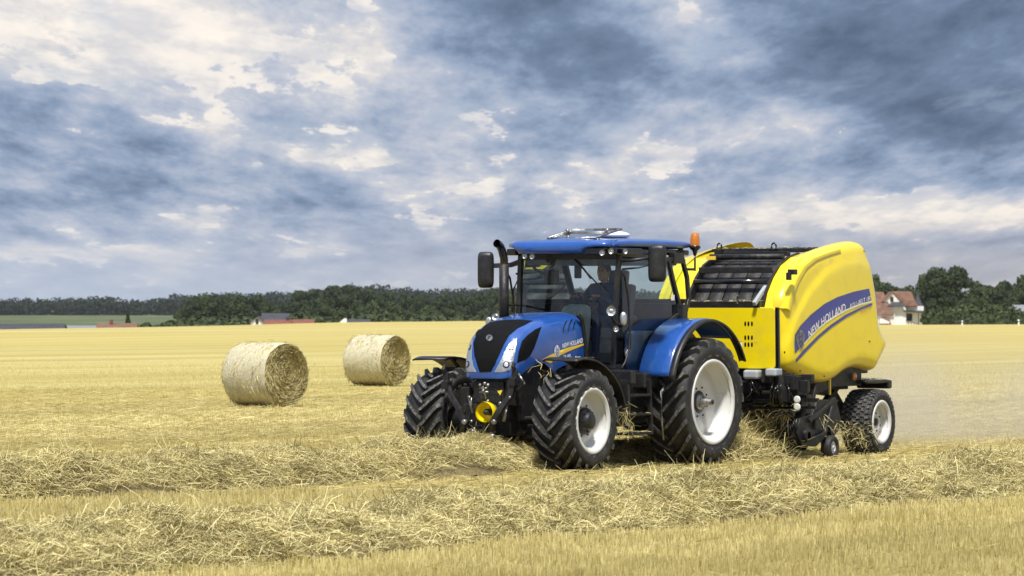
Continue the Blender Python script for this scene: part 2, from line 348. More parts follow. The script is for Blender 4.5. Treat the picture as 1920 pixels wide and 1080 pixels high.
# ------------------------------------------------------------------ the ground
def crest(az):   # how far the stubble field runs before it falls away
    pts = [(-.6, 300), (-.13, 331), (-.0667, 426), (-.01, 560), (.04, 520), (.09, 426), (.13, 426), (.6, 400)]
    return float(np.interp(az, [p[0] for p in pts], [p[1] for p in pts]))
def ground_z(x, y):
    d = math.hypot(x, y)
    if y <= 1: return 0.0
    az = x / max(y, 1); c = crest(az); z = 0.0
    k = np.interp(az, [-.13, .05, .09, .14], [6.2, 5.5, 3.2, 2.6])
    if y > c:
        t = min(1, (y - c) / 420); z = -k * t * t * (3 - 2 * t)
        if y > c + 420:
            q = min(1, (y - c - 420) / 1500); z += q * (k - 3.6) if az < .05 else q * (k - 1.5)
        if y > 2600: z += (y - 2600) * .0004
    z += .05 * math.sin(x * .05 + y * .031) * min(1, max(0, (y - 70) / 60))
    return float(z)
def ground_material():
    m = bpy.data.materials.new('stubble_field'); m.use_nodes = True; N = m.node_tree.nodes; L = m.node_tree.links; b = N['Principled BSDF']
    b.inputs['Roughness'].default_value = .9; b.inputs['Specular IOR Level'].default_value = .15
    tc = N.new('ShaderNodeTexCoord'); P = tc.outputs['Object']
    def noise(sc, det, scl=(1, 1, 1), rz=0, rough=.6, dist=0):
        mp = N.new('ShaderNodeMapping'); mp.vector_type = 'TEXTURE'; mp.inputs['Rotation'].default_value = (0, 0, rz); mp.inputs['Scale'].default_value = scl; L.new(P, mp.inputs[0])
        n = N.new('ShaderNodeTexNoise'); n.inputs['Scale'].default_value = sc; n.inputs['Detail'].default_value = det; n.inputs['Roughness'].default_value = rough; n.inputs['Distortion'].default_value = dist
        L.new(mp.outputs[0], n.inputs['Vector']); return n.outputs[0]
    def mix(f, a, c, mode='MIX'):
        n = N.new('ShaderNodeMix'); n.data_type = 'RGBA'; n.blend_type = mode
        for s, v in ((0, f), (6, a), (7, c)):
            if isinstance(v, (int, float)): n.inputs[s].default_value = v
            elif isinstance(v, tuple): n.inputs[s].default_value = v + (1,)
            else: L.new(v, n.inputs[s])
        return n.outputs[2]
    along = R_(57)
    fine = noise(9, 8, (1, 1, 1), 0, .75)
    patch = noise(.9, 5, (3, 1, 1), along, .6)
    strip = noise(.42, 4, (30, 1, 1), along, .6)
    row = noise(1.6, 4, (14, 1, 1), along, .6)
    broad = noise(.03, 4, (5, 1, 1), along, .5)
    c = mix(N_sm(N, L, fine, .3, .7), (.38, .315, .105), (.70, .61, .255))
    c = mix(mu(N, L, N_sm(N, L, strip, .49, .60), .7), c, (.28, .225, .07))
    lane = noise(.13, 3, (60, 1, 1), along, .5)
    c = mix(mu(N, L, N_sm(N, L, lane, .52, .58), .45), c, (.36, .29, .085))
    c = mix(mu(N, L, N_sm(N, L, row, .52, .7), .4), c, (.40, .31, .12))
    c = mix(mu(N, L, N_sm(N, L, patch, .5, .75), .4), c, (.66, .56, .29))
    c = mix(mu(N, L, N_sm(N, L, broad, .36, .56), .62), c, (.47, .375, .115))
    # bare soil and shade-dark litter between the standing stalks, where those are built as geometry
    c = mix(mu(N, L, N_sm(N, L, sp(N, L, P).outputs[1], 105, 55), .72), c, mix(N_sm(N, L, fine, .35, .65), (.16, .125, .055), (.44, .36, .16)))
    # the valley beyond: meadow greens, starting where the field falls away
    sep = N.new('ShaderNodeSeparateXYZ'); L.new(P, sep.inputs[0])
    mead = mix(N_sm(N, L, noise(.02, 3, (1, 1, 1), 0), .4, .6), (.06, .085, .035), (.13, .15, .07))
    c = mix(N_sm(N, L, sep.outputs[1], 690, 760), c, mead)
    L.new(c, b.inputs['Base Color'])
    u = N.new('ShaderNodeBump'); u.inputs['Strength'].default_value = .8; u.inputs['Distance'].default_value = .08; L.new(fine, u.inputs['Height']); L.new(u.outputs[0], b.inputs['Normal'])
    return m
def sp(N, L, P):
    n = N.new('ShaderNodeSeparateXYZ'); L.new(P, n.inputs[0]); return n
def mu(N, L, s, k):
    n = N.new('ShaderNodeMath'); n.operation = 'MULTIPLY'; L.new(s, n.inputs[0]); n.inputs[1].default_value = k; return n.outputs[0]
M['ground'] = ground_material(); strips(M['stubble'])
def build_ground():
    ys = [-60, -20, 0, 10] + list(np.arange(20, 120, 2.5)) + list(np.arange(120, 620, 8)) + list(np.geomspace(620, 3000, 90)) + list(np.geomspace(3100, 6500, 8))
    azs = np.concatenate([np.linspace(-1.4, -.2, 14), np.linspace(-.19, .19, 90), np.linspace(.2, 1.4, 14)])
    V = []; nx = len(azs)
    for y in ys:
        for a in azs:
            x = a * max(y, 60); V.append((x, y, ground_z(x, y)))
    V = np.array(V); i = np.arange(len(ys) - 1)[:, None] * nx + np.arange(nx - 1)[None]; i = i.ravel()
    F = np.stack([i, i + 1, i + nx + 1, i + nx], 1)
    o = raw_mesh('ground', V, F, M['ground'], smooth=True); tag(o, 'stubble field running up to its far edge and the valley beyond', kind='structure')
build_ground()
# windrow lines: direction of travel
DW = Vector((math.sin(R_(33)), math.cos(R_(33)), 0)); NW = Vector((math.cos(R_(33)), -math.sin(R_(33)), 0))
def windrow_h(s, t, seed, w, h):    # s along, t across
    a = .86 + .14 * math.sin(s * 1.3 + seed) * math.sin(s * .53 + seed * 2) + .09 * math.sin(s * 3.1 + seed * 3) + .06 * math.sin(s * 6.3 + t * 3 + seed)
    ww = w * (1 + .12 * math.sin(s * 1.9 + seed))
    q = abs(t + .12 * math.sin(s * 1.1 + seed)) / ww
    return h * a * max(0, 1 - q ** 2.2) if q < 1 else 0
def ribbons(P, D, Ln, Wd, bend, side=None, seg=2):
    """ribbon strands: P base, D unit dir, Ln lengths, Wd widths; bend vector added at the middle"""
    n = len(P); ref = rng.normal(size=(n, 3)); Sd = np.cross(D, ref) if side is None else side
    Sd /= np.linalg.norm(Sd, axis=1, keepdims=True) + 1e-9; Sd = Sd * (Wd / 2)[:, None]
    V = np.empty((n, (seg + 1) * 2, 3)); 
    for k in range(seg + 1):
        t = k / seg; c = P + D * (Ln * t)[:, None] + bend * (4 * t * (1 - t))
        tw = 1 if k < seg else .55
        V[:, 2 * k] = c - Sd * tw; V[:, 2 * k + 1] = c + Sd * tw
    base = (np.arange(n) * (seg + 1) * 2)[:, None, None]; f = np.array([[2 * k, 2 * k + 1, 2 * k + 3, 2 * k + 2] for k in range(seg)])[None]
    return V.reshape(-1, 3), (base + f).reshape(-1, 4)
def windrow(org, s0, s1, w, h, n, seed, label, align=.5, cut=None):
    step = .08; ss = np.arange(s0, s1, step); ts = np.linspace(-w * 1.15, w * 1.15, 26); V = []
    for s in ss:
        for t in ts:
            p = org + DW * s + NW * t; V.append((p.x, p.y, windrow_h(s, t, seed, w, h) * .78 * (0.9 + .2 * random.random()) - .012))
    V = np.array(V); nt = len(ts); i = (np.arange(len(ss) - 1)[:, None] * nt + np.arange(nt - 1)[None]).ravel()
    Fm = np.stack([i, i + 1, i + nt + 1, i + nt], 1)
    s = rng.uniform(s0, s1, n); t = np.clip(rng.normal(0, .40, n), -.98, .98) * w
    hh = np.array([windrow_h(a, b, seed, w, h) for a, b in zip(s, t)])
    P = np.array(org)[None] + s[:, None] * np.array(DW)[None] + t[:, None] * np.array(NW)[None]
    P[:, 2] = hh * rng.uniform(.8, 1.03, n) + rng.uniform(.0, .03, n)
    a = np.where(rng.random(n) < align, rng.normal(R_(57), .55, n), rng.uniform(0, 6.28, n)) + np.where(rng.random(n) < .5, math.pi, 0)
    el = rng.normal(.02, .19, n); st = rng.random(n) < .012; el[st] = rng.uniform(.4, 1.15, st.sum())
    D = np.stack([np.cos(a) * np.cos(el), np.sin(a) * np.cos(el), np.sin(el)], 1)
    Ln = rng.uniform(.06, .30, n) * np.where(rng.random(n) < .1, 1.4, 1); bend = rng.normal(0, .03, (n, 3)); bend[:, 2] = np.abs(bend[:, 2]) + .01
    P -= D * (Ln / 2)[:, None]; P[st] += D[st] * (Ln[st] / 2)[:, None]; P[:, 2] = np.maximum(P[:, 2], .008)
    V2, F2 = ribbons(P, D, Ln, rng.uniform(.0035, .0075, n), bend)
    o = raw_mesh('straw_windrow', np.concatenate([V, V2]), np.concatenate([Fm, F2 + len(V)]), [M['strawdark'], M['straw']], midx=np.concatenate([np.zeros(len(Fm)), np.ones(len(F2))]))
    tag(o, label, 'straw', 'rows of raked straw on the stubble', 'stuff'); return o
def pix_ground(u, v, h=0): D = (CAMH - h) * FPX / (v - HOR); return Vector(((u - 960) * D / FPX, D, 0))
FG = pix_ground(960, 976, .15)
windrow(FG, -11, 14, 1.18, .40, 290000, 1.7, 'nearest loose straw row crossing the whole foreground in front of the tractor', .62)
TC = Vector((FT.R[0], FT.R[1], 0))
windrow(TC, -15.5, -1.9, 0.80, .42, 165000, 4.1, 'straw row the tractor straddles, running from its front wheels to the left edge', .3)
windrow(TC, -1.5, 2.6, .55, .28, 14000, 2.3, 'straw row between the tractor rear wheels and the baler pickup', .3)
windrow(FG + NW * -14.0 + DW * 0, 6, 9, .5, .03, 500, 9.1, 'thin remains of a straw row on the field behind the machines', .3).hide_render = False

def stubble():
    def block(n, d0, d1, hmin, hmax, w0, w1, power=1.0):
        dd = (rng.random(n) ** power) * (d1 - d0) + d0; a = rng.uniform(-.15, .15, n)
        x = a * dd; y = dd
        s = x * DW.x + y * DW.y; t = x * NW.x + y * NW.y
        row = np.round(t / .15) * .15 + rng.normal(0, .022, n); x = s * DW.x + row * NW.x; y = s * DW.y + row * NW.y
        P = np.stack([x, y, np.full(n, -.005)], 1)
        lean = rng.normal(0, .10, (n, 2)); D = np.stack([lean[:, 0], lean[:, 1], np.ones(n)], 1); D /= np.linalg.norm(D, axis=1, keepdims=True)
        ang = rng.uniform(0, math.pi, n); side = np.stack([np.cos(ang), np.sin(ang) * .5, np.zeros(n)], 1)
        keep = rng.random(n) > np.clip((y - 95) / 55, 0, 1) ** .7
        clump = .75 + .5 * (np.sin(x * 2.1 + np.sin(y * 1.7) * 2) * np.sin(y * 1.3 + x * .6) * .5 + .5)
        return ribbons(P[keep], D[keep], (rng.uniform(hmin, hmax, n) * clump)[keep], rng.uniform(w0, w1, n)[keep], rng.normal(0, .004, (n, 3))[keep], side[keep], 1)
    A = block(115000, 27.5, 41, .06, .15, .008, .015); A2 = block(110000, 40.5, 58, .025, .065, .006, .011)
    B = block(130000, 57, 150, .03, .075, .008, .018, 1.4)
    # short straws lying between the rows
    n = 60000; dd = rng.random(n) ** 1.2 * 70 + 27.5; a = rng.uniform(-.15, .15, n); P = np.stack([a * dd, dd, rng.uniform(.01, .05, n)], 1)
    th = np.where(rng.random(n) < .6, rng.normal(.15, .5, n), rng.uniform(0, 6.28, n)); el = rng.normal(0, .12, n); D = np.stack([np.cos(th) * np.cos(el), np.sin(th) * np.cos(el), np.sin(el)], 1)
    C = ribbons(P, D, rng.uniform(.06, .3, n), rng.uniform(.004, .010, n), rng.normal(0, .01, (n, 3)))
    V = []; F = []; o = 0
    for v, f in (A, A2, B, C): V.append(v); F.append(f + o); o += len(v)
    ob = raw_mesh('stubble', np.concatenate(V), np.concatenate(F), M['stubble']); tag(ob, 'short pale stubble standing in drilled rows over the field', 'stubble', kind='stuff')
stubble()

# ------------------------------------------------------------------ round bales
def bale(cx, cy, nang, R, wd, label, seed):
    ob = empty('round_bale', (cx, cy, 0), 0); ob.rotation_euler.z = nang   # local x = axis
    tag(ob, label, 'straw bale', 'round straw bales on the stubble')
    rs = random.Random(seed)
    def rad(a, h): return R * (1 + .012 * math.sin(3 * a + seed) + .008 * math.sin(7 * a + h * 5) + .006 * math.sin(17 * a + h * 11 + seed)) * (1 - .05 * max(0, -math.sin(a)) ** 4)
    mb = MB(); n = 72; hs = [-.5, -.495, -.48, -.45, -.4, -.3, -.2, -.1, 0, .1, .2, .3, .4, .45, .48, .495, .5]; vs = []
    for h in hs:
        k = 1 - .045 * (abs(h) * 2) ** 8
        for j in range(n):
            a = 2 * math.pi * j / n; r = rad(a, h) * k; vs.append((h * wd, r * math.cos(a), R * .985 + r * math.sin(a)))
    fs = [(i * n + j, i * n + (j + 1) % n, (i + 1) * n + (j + 1) % n, (i + 1) * n + j) for i in range(len(hs) - 1) for j in range(n)]
    mb.add(vs, fs, 0, True); mb.build('net_wrap', M['net'], ob)
    # straw fuzz through the net
    q = 700; a = rng.uniform(0, 6.28, q); h = rng.uniform(-.5, .5, q) * wd
    P = np.stack([h, (R + .002) * np.cos(a), R * .985 + (R + .002) * np.sin(a)], 1); T = np.stack([rng.normal(0, .35, q), -np.sin(a), np.cos(a)], 1) + rng.normal(0, .1, (q, 3)); T /= np.linalg.norm(T, axis=1, keepdims=True)
    V, F = ribbons(P, T, rng.uniform(.05, .2, q), rng.uniform(.006, .012, q), np.stack([np.zeros(q), np.cos(a), np.sin(a)], 1) * .012)
    o = raw_mesh('loose_straw', V, F, M['straw'], ob); o['kind'] = 'stuff'
    for sgn in (1, -1):
        mb = MB(); vs = []; rr = [0, .03, .07, .12, .2, .3, .4, .5, .57, .61, .63]; m = 64
        for r in rr:
            for j in range(m):
                a = 2 * math.pi * j / m; bulge = .03 * (1 - (r / .63) ** 2) * 0 - .035 * math.exp(-(r / .05) ** 2) + .014 * math.sin(9 * r * 10 + a) + rs.uniform(-.008, .008)
                k = R / .66 * rad(a, .5) / R * .985; vs.append((sgn * (wd / 2 * .985 + bulge), r * k * math.cos(a), R * .985 + r * k * math.sin(a)))
        mb.add(vs, [(i * m + j, i * m + (j + 1) % m, (i + 1) * m + (j + 1) % m, (i + 1) * m + j) for i in range(len(rr) - 1) for j in range(m)], 0, True)
        f = mb.build('bale_face', M['baleface'], ob)
        q = 5200; r = R * .925 * np.sqrt(rng.random(q)); a = rng.uniform(0, 6.28, q)
        P = np.stack([np.full(q, sgn * (wd / 2 * .985 + .004)) + sgn * rng.uniform(0, .015, q), r * np.cos(a), R * .985 + r * np.sin(a)], 1)
        T = np.stack([rng.normal(0, .22, q), -np.sin(a), np.cos(a)], 1) + rng.normal(0, .16, (q, 3)); T /= np.linalg.norm(T, axis=1, keepdims=True)
        V, F = ribbons(P, T, rng.uniform(.03, .15, q) * (.4 + r / R), rng.uniform(.006, .013, q), rng.normal(0, .01, (q, 3)))
        g = raw_mesh('face_straw', V, F, M['facestraw'], f); g['kind'] = 'stuff'
    return ob
D1 = pix_ground(537, 763).y - .4; n1 = math.atan2(-.656, .755)
c1 = Vector(((537 - 960) * D1 / FPX, D1)) - Vector((.755, -.656)) * .6
bale(c1.x, c1.y, n1, .66, 1.2, 'larger nearer round straw bale, far left of the tractor', 1)
D2 = pix_ground(742, 724).y - .4; n2 = math.atan2(-.57, .82)
c2 = Vector(((742 - 960) * D2 / FPX, D2)) - Vector((.82, -.57)) * .6
bale(c2.x, c2.y, n2, .66, 1.18, 'smaller farther round straw bale, between the nearer bale and the tractor', 5)

exec_tractor = True
# ------------------------------------------------------------------ the tractor
TR = empty('tractor', (FT.R[0], FT.R[1], 0), FT.rz)
tag(TR, 'blue and black tractor with white rims pulling the yellow baler along the straw row', 'tractor')

def tyre(R, w, bead, nl, sweep, lh=.045, lw=(.056, .082), block=False):
    mb = MB(); rc = R - lh
    half = [(w * .40, bead - .01), (w * .455, bead + .02), (w * .485, bead + (rc - bead) * .30), (w * .5, bead + (rc - bead) * .55), (w * .492, bead + (rc - bead) * .78), (w * .465, rc - .045), (w * .42, rc - .014), (w * .25, rc - .003), (0, rc)]
    prof = half + [(-a, b) for a, b in reversed(half[:-1])]
    mb.lathe(prof, n=88)
    def r_at(y): return float(np.interp(abs(y), [0, w * .25, w * .42, w * .465, w * .5], [rc, rc - .003, rc - .014, rc - .045, rc - .09]))
    if block:
        for row, yy in enumerate(np.linspace(-w * .40, w * .40, 7)):
            for i in range(nl):
                ph = 2 * math.pi * (i + .5 * (row % 2)) / nl; vs = []
                for (dy, da) in ((-.4, -.28), (.4, -.38 if row % 2 else -.18), (.4, .2 if row % 2 else .34), (-.4, .30)):
                    y = yy + dy * w / 7; a = ph + da * 2 * math.pi / nl
                    for r in (r_at(y) - .01, R - .012 * (abs(yy) / (w * .4)) ** 3): vs.append((r * math.cos(a), y, r * math.sin(a)))
                mb.add(vs, [(1, 3, 5, 7), (0, 1, 3, 2), (2, 3, 5, 4), (4, 5, 7, 6), (6, 7, 1, 0)], 1)
        for i in range(nl):
            for sg in (-1, 1):
                a0 = 2 * math.pi * i / nl; vs = []
                for a in (a0, a0 + .5 * 2 * math.pi / nl):
                    for (y, r) in ((w * .45, R - .025), (w * .503, R - .075), (w * .47, R - .10)): vs.append((r * math.cos(a), sg * y, r * math.sin(a)))
                mb.add(vs, [(0, 1, 4, 3), (1, 2, 5, 4), (0, 1, 2), (3, 4, 5)], 1)
        return mb
    for sg in (-1, 1):
        for i in range(nl):
            ph = 2 * math.pi * (i + (.5 if sg > 0 else 0)) / nl; st = []
            for k in (0, .18, .4, .62, .82, .95, 1.04):
                y = sg * (-.02 + k * w * .5) ; y = sg * min(abs(y), w * .505) if y * sg > 0 else y
                a = ph + sweep * (k ** 1.25)
                top = R - .004 - .03 * max(0, k - .75) ** 1.5 * 3 - .006 * k * k; bot = r_at(y) - .02
                if k > .9: bot -= .03
                if k > 1: top -= .035; bot -= .05
                ww = (lw[0] + (lw[1] - lw[0]) * k) / 2
                if k == 0: ww *= .75
                st.append((y, a, top, bot, ww))
            vs = []
            for (y, a, top, bot, ww) in st:
                # tangential offset kept square to the lug's run
                for (da, r) in ((-ww * 1.45, bot), (-ww * .8, top), (ww * .8, top), (ww * 1.45, bot)):
                    aa = a + da / R; vs.append((r * math.cos(aa), y, r * math.sin(aa)))
            n = len(st); fs = []
            for q in range(n - 1):
                for j in range(3): fs.append((q * 4 + j, q * 4 + j + 1, q * 4 + 4 + j + 1, q * 4 + 4 + j))
            o = len(mb.v); mb.add(vs, fs, 0); 
            for q in range(n - 1): mb.m[-3 * (n - 1) + q * 3 + 1] = 1
            mb.add([vs[0], vs[1], vs[2], vs[3]], [(0, 1, 2, 3)], 0); mb.add(vs[-4:], [(0, 1, 2, 3)], 1)
    return mb
def wheel_group(parent, R, w, bead, nl, sweep, kind):
    wh = empty('wheel', (0, 0, 0), 0, parent)
    tyre(R, w, bead, nl, sweep, block=(kind == 'baler'), lh=.014 if kind == 'baler' else .062).build('tyre', [M['rubber'], M['lug']], wh, fix=(kind != 'baler'))
    mb = MB(); e = w * .455 if kind == 'baler' else w / 2 - .025
    disc = {'front': e - .15, 'rear': e - .22, 'baler': e - .10}[kind]
    prof = [(e - .015, bead - .035), (e + .012, bead - .02), (e + .016, bead + .012), (e + .006, bead + .028), (e - .012, bead + .012), (e - .02, bead - .012), (e - .05, bead - .03), (e - .085, bead - .034), (e - .10, bead - .052), (disc + .01, bead - .06),
            (disc - .005, bead - .09), (disc + .022, bead - .15), (disc + .018, .15 if kind != 'baler' else .09), (disc - .02, .12 if kind != 'baler' else .06), (disc - .02, .0)]
    mb.lathe(prof, n=72); mb.lathe([(e - .02, bead - .012), (0, bead - .05), (-e, bead - .01), (-e - .012, bead + .015)], n=48)
    mb.build('rim', M['rim'], wh)
    mb = MB()
    if kind == 'front':
        mb.lathe([(disc - .05, .165), (disc + .05, .165), (disc + .075, .15), (disc + .085, .11), (disc + .13, .10), (disc + .14, .085), (disc + .14, 0)], n=32)
        for k in range(8): a = 2 * math.pi * k / 8; mb.lathe([(disc, .014), (disc + .095, .014), (disc + .095, 0)], (.135 * math.cos(a), 0, .135 * math.sin(a)), n=6)
    elif kind == 'rear':
        mb.lathe([(disc - .06, .15), (disc + .005, .15), (disc + .02, .14), (disc + .025, .075)], n=32)
        mb.build('hub', M['black'], wh); mb = MB()
        mb.lathe([(disc + .02, .10), (disc + .06, .095), (disc + .07, .05), (disc + .21, .045), (disc + .215, .03), (disc + .19, .025), (disc + .19, 0)], n=28)
        for k in range(8): a = 2 * math.pi * k / 8; mb.lathe([(disc + .02, .013), (disc + .085, .013), (disc + .085, 0)], (.082 * math.cos(a), 0, .082 * math.sin(a)), n=6)
        mb.build('axle_shaft', M['steel'], wh)
        mb = MB(); mb.lathe([(disc + .185, .028), (disc + .218, .028), (disc + .218, 0)], n=18)
    else:
        mb.lathe([(disc - .03, .05), (disc + .03, .05), (disc + .035, .03), (disc + .035, 0)], n=24)
    mb.build('hub_cap' if kind == 'rear' else 'hub', M['black'], wh)
    mb = MB(); rr = (bead + .16) / 2 + .02
    for k in range(8 if kind != 'baler' else 6):
        a = 2 * math.pi * (k + .4) / (8 if kind != 'baler' else 6); r2 = .19 if kind != 'baler' else .12
        mb.lathe([(disc + .005, .015), (disc + .032, .013), (disc + .032, 0)], (r2 * math.cos(a), 0, r2 * math.sin(a)), n=6)
    mb.build('wheel_bolts', M['iron'], wh)
    return wh
def place_wheel(src, loc, flip=False, steer=0, rot=0):
    o = src if not src.get('used') else copy_tree(src, src.parent); src['used'] = 1
    o.location = loc; o.rotation_mode = 'YXZ'
    o.scale = (1, -1 if flip else 1, 1); o.rotation_euler = (0, rot, steer); return o
FRX, RRR, FRR = 2.70, .825, .645
wf = wheel_group(TR, FRR, .55, .385, 20, .44, 'front'); wr = wheel_group(TR, RRR, .62, .52, 22, .38, 'rear')
a = place_wheel(wf, (FRX, 1.22 - .275, FRR - .01), steer=R_(1)); b = place_wheel(wf, (FRX, -(1.22 - .275), FRR - .01), True, R_(1), .13)
c = place_wheel(wr, (0, 1.35 - .31, RRR - .012)); d_ = place_wheel(wr, (0, -(1.35 - .31), RRR - .012), True, 0, .1)
for o in (wf, wr):
    if 'used' in o: del o['used']
for o in list(TR.children):
    if 'used' in o: del o['used']

# ---- bonnet
BX = [1.62, 1.7, 1.9, 2.1, 2.3, 2.5, 2.65, 2.78, 2.88, 2.97, 3.04, 3.10, 3.15, 3.19, 3.22, 3.245, 3.26]
ZT = [(1.6, 1.965), (1.9, 1.962), (2.2, 1.948), (2.5, 1.912), (2.75, 1.86), (2.95, 1.785), (3.08, 1.69), (3.16, 1.585), (3.21, 1.48), (3.245, 1.38), (3.26, 1.27)]
WD = [(1.6, .47), (2.2, .465), (2.6, .45), (2.85, .43), (3.0, .405), (3.1, .375), (3.18, .34), (3.23, .30), (3.26, .25)]
ZB = [(1.6, 1.37), (2.15, 1.30), (2.3, 1.26), (2.38, 1.215), (2.47, 1.27), (2.62, 1.345), (2.8, 1.315), (2.95, 1.25), (3.05, 1.185), (3.15, 1.155), (3.26, 1.15)]
def terp(t, x): return float(np.interp(x, [p[0] for p in t], [p[1] for p in t]))
def bonnet():
    mb = MB(); vs = []; K = 30; xs = []
    for i in range(len(BX) - 1): xs += [BX[i] + (BX[i + 1] - BX[i]) * k / 3 for k in range(3)]
    xs.append(BX[-1])
    for x in xs:
        w, zt, zb = terp(WD, x), terp(ZT, x), terp(ZB, x); zm = max(zb, zt - .5)
        for k in range(-K, K + 1):
            a = abs(k) / K; sg = 1 if k >= 0 else -1
            if a < .72:
                q = a / .72 * math.pi / 2; e = 2 / 3.4
                yy = w * math.sin(q) ** e; zz = (zt - .34 if zt - .34 > zb + .02 else zb + .02) ; hh = zt - zz
                z = zz + hh * math.cos(q) ** e if q < math.pi / 2 - 1e-6 else zz
                # crease line along the shoulder
            else:
                zz = (zt - .34 if zt - .34 > zb + .02 else zb + .02); f = (a - .72) / .28; yy = w * (1 - .05 * f * f); z = zz + (zb - zz) * f
            vs.append((x + (.02 + .16 * max(0, (z - 1.37) / .59)) * max(0, (2.3 - x) / .68), sg * yy, z))
    n = 2 * K + 1; m = len(xs)
    fs = [(i * n + j, i * n + j + 1, (i + 1) * n + j + 1, (i + 1) * n + j) for i in range(m - 1) for j in range(n - 1)]
    mb.add(vs, fs, 0, True)
    o = (m - 1) * n; mb.add([vs[o + j] for j in range(n)], [tuple(range(n))], 0, True)
    return mb.build('bonnet', M['blue'], TR)
BON = bonnet(); BV = mesh_bvh([BON])
# grille on the nose: black panel let into the bonnet
grille = [(897, 690), (890, 668), (888, 645), (893, 624), (903, 612), (920, 604), (948, 600.5), (975, 600), (999, 602), (985, 609), (968, 618), (955, 629), (946, 644), (938, 662), (929, 682), (921, 697), (900, 698)]
decal('grille', FT, BV, [grille], M['mesh'], TR, .006, 4)
decal('badge', FT, BV, [[(918.5 + 6.2 * math.cos(t * .42), 634.5 + 6 * math.sin(t * .42)) for t in range(15)]], M['steel'], TR, .016, 3)
leaf = [(914, 638), (917, 633), (922, 630.5), (920, 634), (916, 638.5)]
decal('badge_leaf', FT, BV, [leaf], M['black'], TR, .019, 0)
hl = [(927, 698), (934, 686), (941, 672), (948, 657), (955, 645), (969, 634), (968, 648), (964, 668), (960, 688), (955, 695), (944, 698)]
h1 = decal('headlight', FT, BV, [hl], M['chrome'], TR, .008, 3)
def lamp_on(u, v, r, parent, name='headlight_lens', o1=.012):
    decal(name + '_ring' if False else 'lamp_ring', FT, BV, [[(u + r * math.cos(t * .449), v + r * 1.05 * math.sin(t * .449)) for t in range(14)]], M['gloss'], parent, o1, 2)
    decal('lamp_bulb', FT, BV, [[(u + r * .68 * math.cos(t * .449), v + r * .7 * math.sin(t * .449)) for t in range(14)]], M['chrome'], parent, o1 + .004, 2)
lamp_on(949, 684, 6, h1); lamp_on(958.5, 652.5, 5, h1)
# far-side headlight: mirror of the near one
for o in [h1] + list(h1.children):
    me = o.data.copy(); 
    for v in me.vertices: v.co.y *= -1
    me.flip_normals(); c2_ = bpy.data.objects.new(o.name.split('.')[0], me); COL.objects.link(c2_)
    if o is h1: c2_.parent = TR; hfar = c2_
    else: c2_.parent = hfar
vent = [(969, 681), (972, 660), (978, 640), (988, 629), (1003, 618), (1015, 613), (1009, 630), (1001, 652), (994, 666), (985, 674)]
decal('side_intake', FT, BV, [vent], M['mesh'], TR, .006, 4, mirror=True)
for k, (u, v) in enumerate(((1058, 610), (1068, 607.5), (1077, 605))):
    decal('louvre', FT, BV, [[(u - 3.5, v + 14), (u - 2, v + 2), (u + 2, v - 7), (u + 6, v - 10), (u + 3, v - 4), (u, v + 3), (u - 2.5, v + 14)]], M['gloss'], TR, .006, 0, mirror=True)
seam = [(1005, 618.5), (1040, 606), (1082, 597.5), (1082, 599), (1041, 607.6), (1006, 620)]
swoosh = [(1016, 674), (1030, 666), (1046, 658.5), (1070, 650), (1096, 643.5), (1096, 646.5), (1073, 655.5), (1050, 666), (1032, 681)]
st_ = decal('bonnet_stripe', FT, BV, [swoosh], M['gold'], TR, .005, 5)
text_decal('brand_lettering', FT, BV, 'NEW HOLLAND', [(1053.5, 653), (1092, 642.5)], [(1053, 644.5), (1091.5, 633.5)], M['white'], TR)
text_decal('model_lettering', FT, BV, 'T6.180', [(1055, 671), (1069, 668.5)], [(1055, 665.5), (1069, 663)], M['white'], TR)
def leaf_logo(fr, bv, u, v, w, h, parent, off, dark=False):
    E1 = [(u + w * math.cos(t * .3142) * (1 if math.sin(t * .3142) < 0 else .8), v + h * math.sin(t * .3142)) for t in range(20)]
    lg = decal('leaf_emblem', fr, bv, [E1], M['white'] if not dark else M['steel'], parent, off, 2)
    for sg in (-1, 1):
        for k in range(3):
            y0 = v + h * (.75 - .5 * k)
            decal('leaf_vein', fr, bv, [[(u, y0), (u + sg * w * .35, y0 - h * .5), (u + sg * w * .72, y0 - h * .82), (u + sg * w * .45, y0 - h * .42), (u + sg * w * .1, y0 + h * .1)]], M['decalblue'], lg, off + .004, 0)
    return lg
leaf_logo(FT, BV, 1043.5, 659, 5.2, 12, TR, .009)

# bonnet rear trim, chassis, engine side
mb = MB(); mb.beam([FT.y(1083, 589, .47), FT.y(1091, 600, .48), FT.y(1097, 640, .48), FT.y(1100, 673, .48)], .05, .035, up=(0, 1, 0)); mb.pair('bonnet_seal', M['black'], TR, .006)
mb = MB(); mb.span((1.2, -.34, .62), (3.02, .34, 1.36)); mb.span((2.3, -.30, .45), (3.15, .30, .7)); mb.span((1.3, -.44, 1.0), (2.1, .44, 1.38)); mb.span((3.0, -.27, .56), (3.16, .27, 1.16)); mb.build('chassis', M['iron'], TR, .02)
mb = MB(); mb.span((-.45, -.33, .5), (1.3, .33, 1.2)); mb.lathe([(-1.0, .12), (-.6, .16), (-.3, .24), (.3, .24), (.6, .16), (1.0, .12)], (0, 0, RRR - .01), n=20); mb.build('rear_axle', M['iron'], TR, .02)
mb = MB(); mb.beam([(FRX, -.8, .60), (FRX, -.4, .5), (FRX, .4, .5), (FRX, .8, .60)], .2, .17); mb.lathe([(-.85, .15), (-.6, .15)], (FRX, 0, .635), n=16); mb.lathe([(.6, .15), (.85, .15)], (FRX, 0, .635), n=16)
mb.tube([(FRX - .18, -.75, .62), (FRX - .2, 0, .6), (FRX - .18, .75, .62)], .025); mb.tube([(FRX + .17, -.62, .66), (FRX + .18, .62, .66)], .028); mb.build('front_axle', M['iron'], TR, .012)
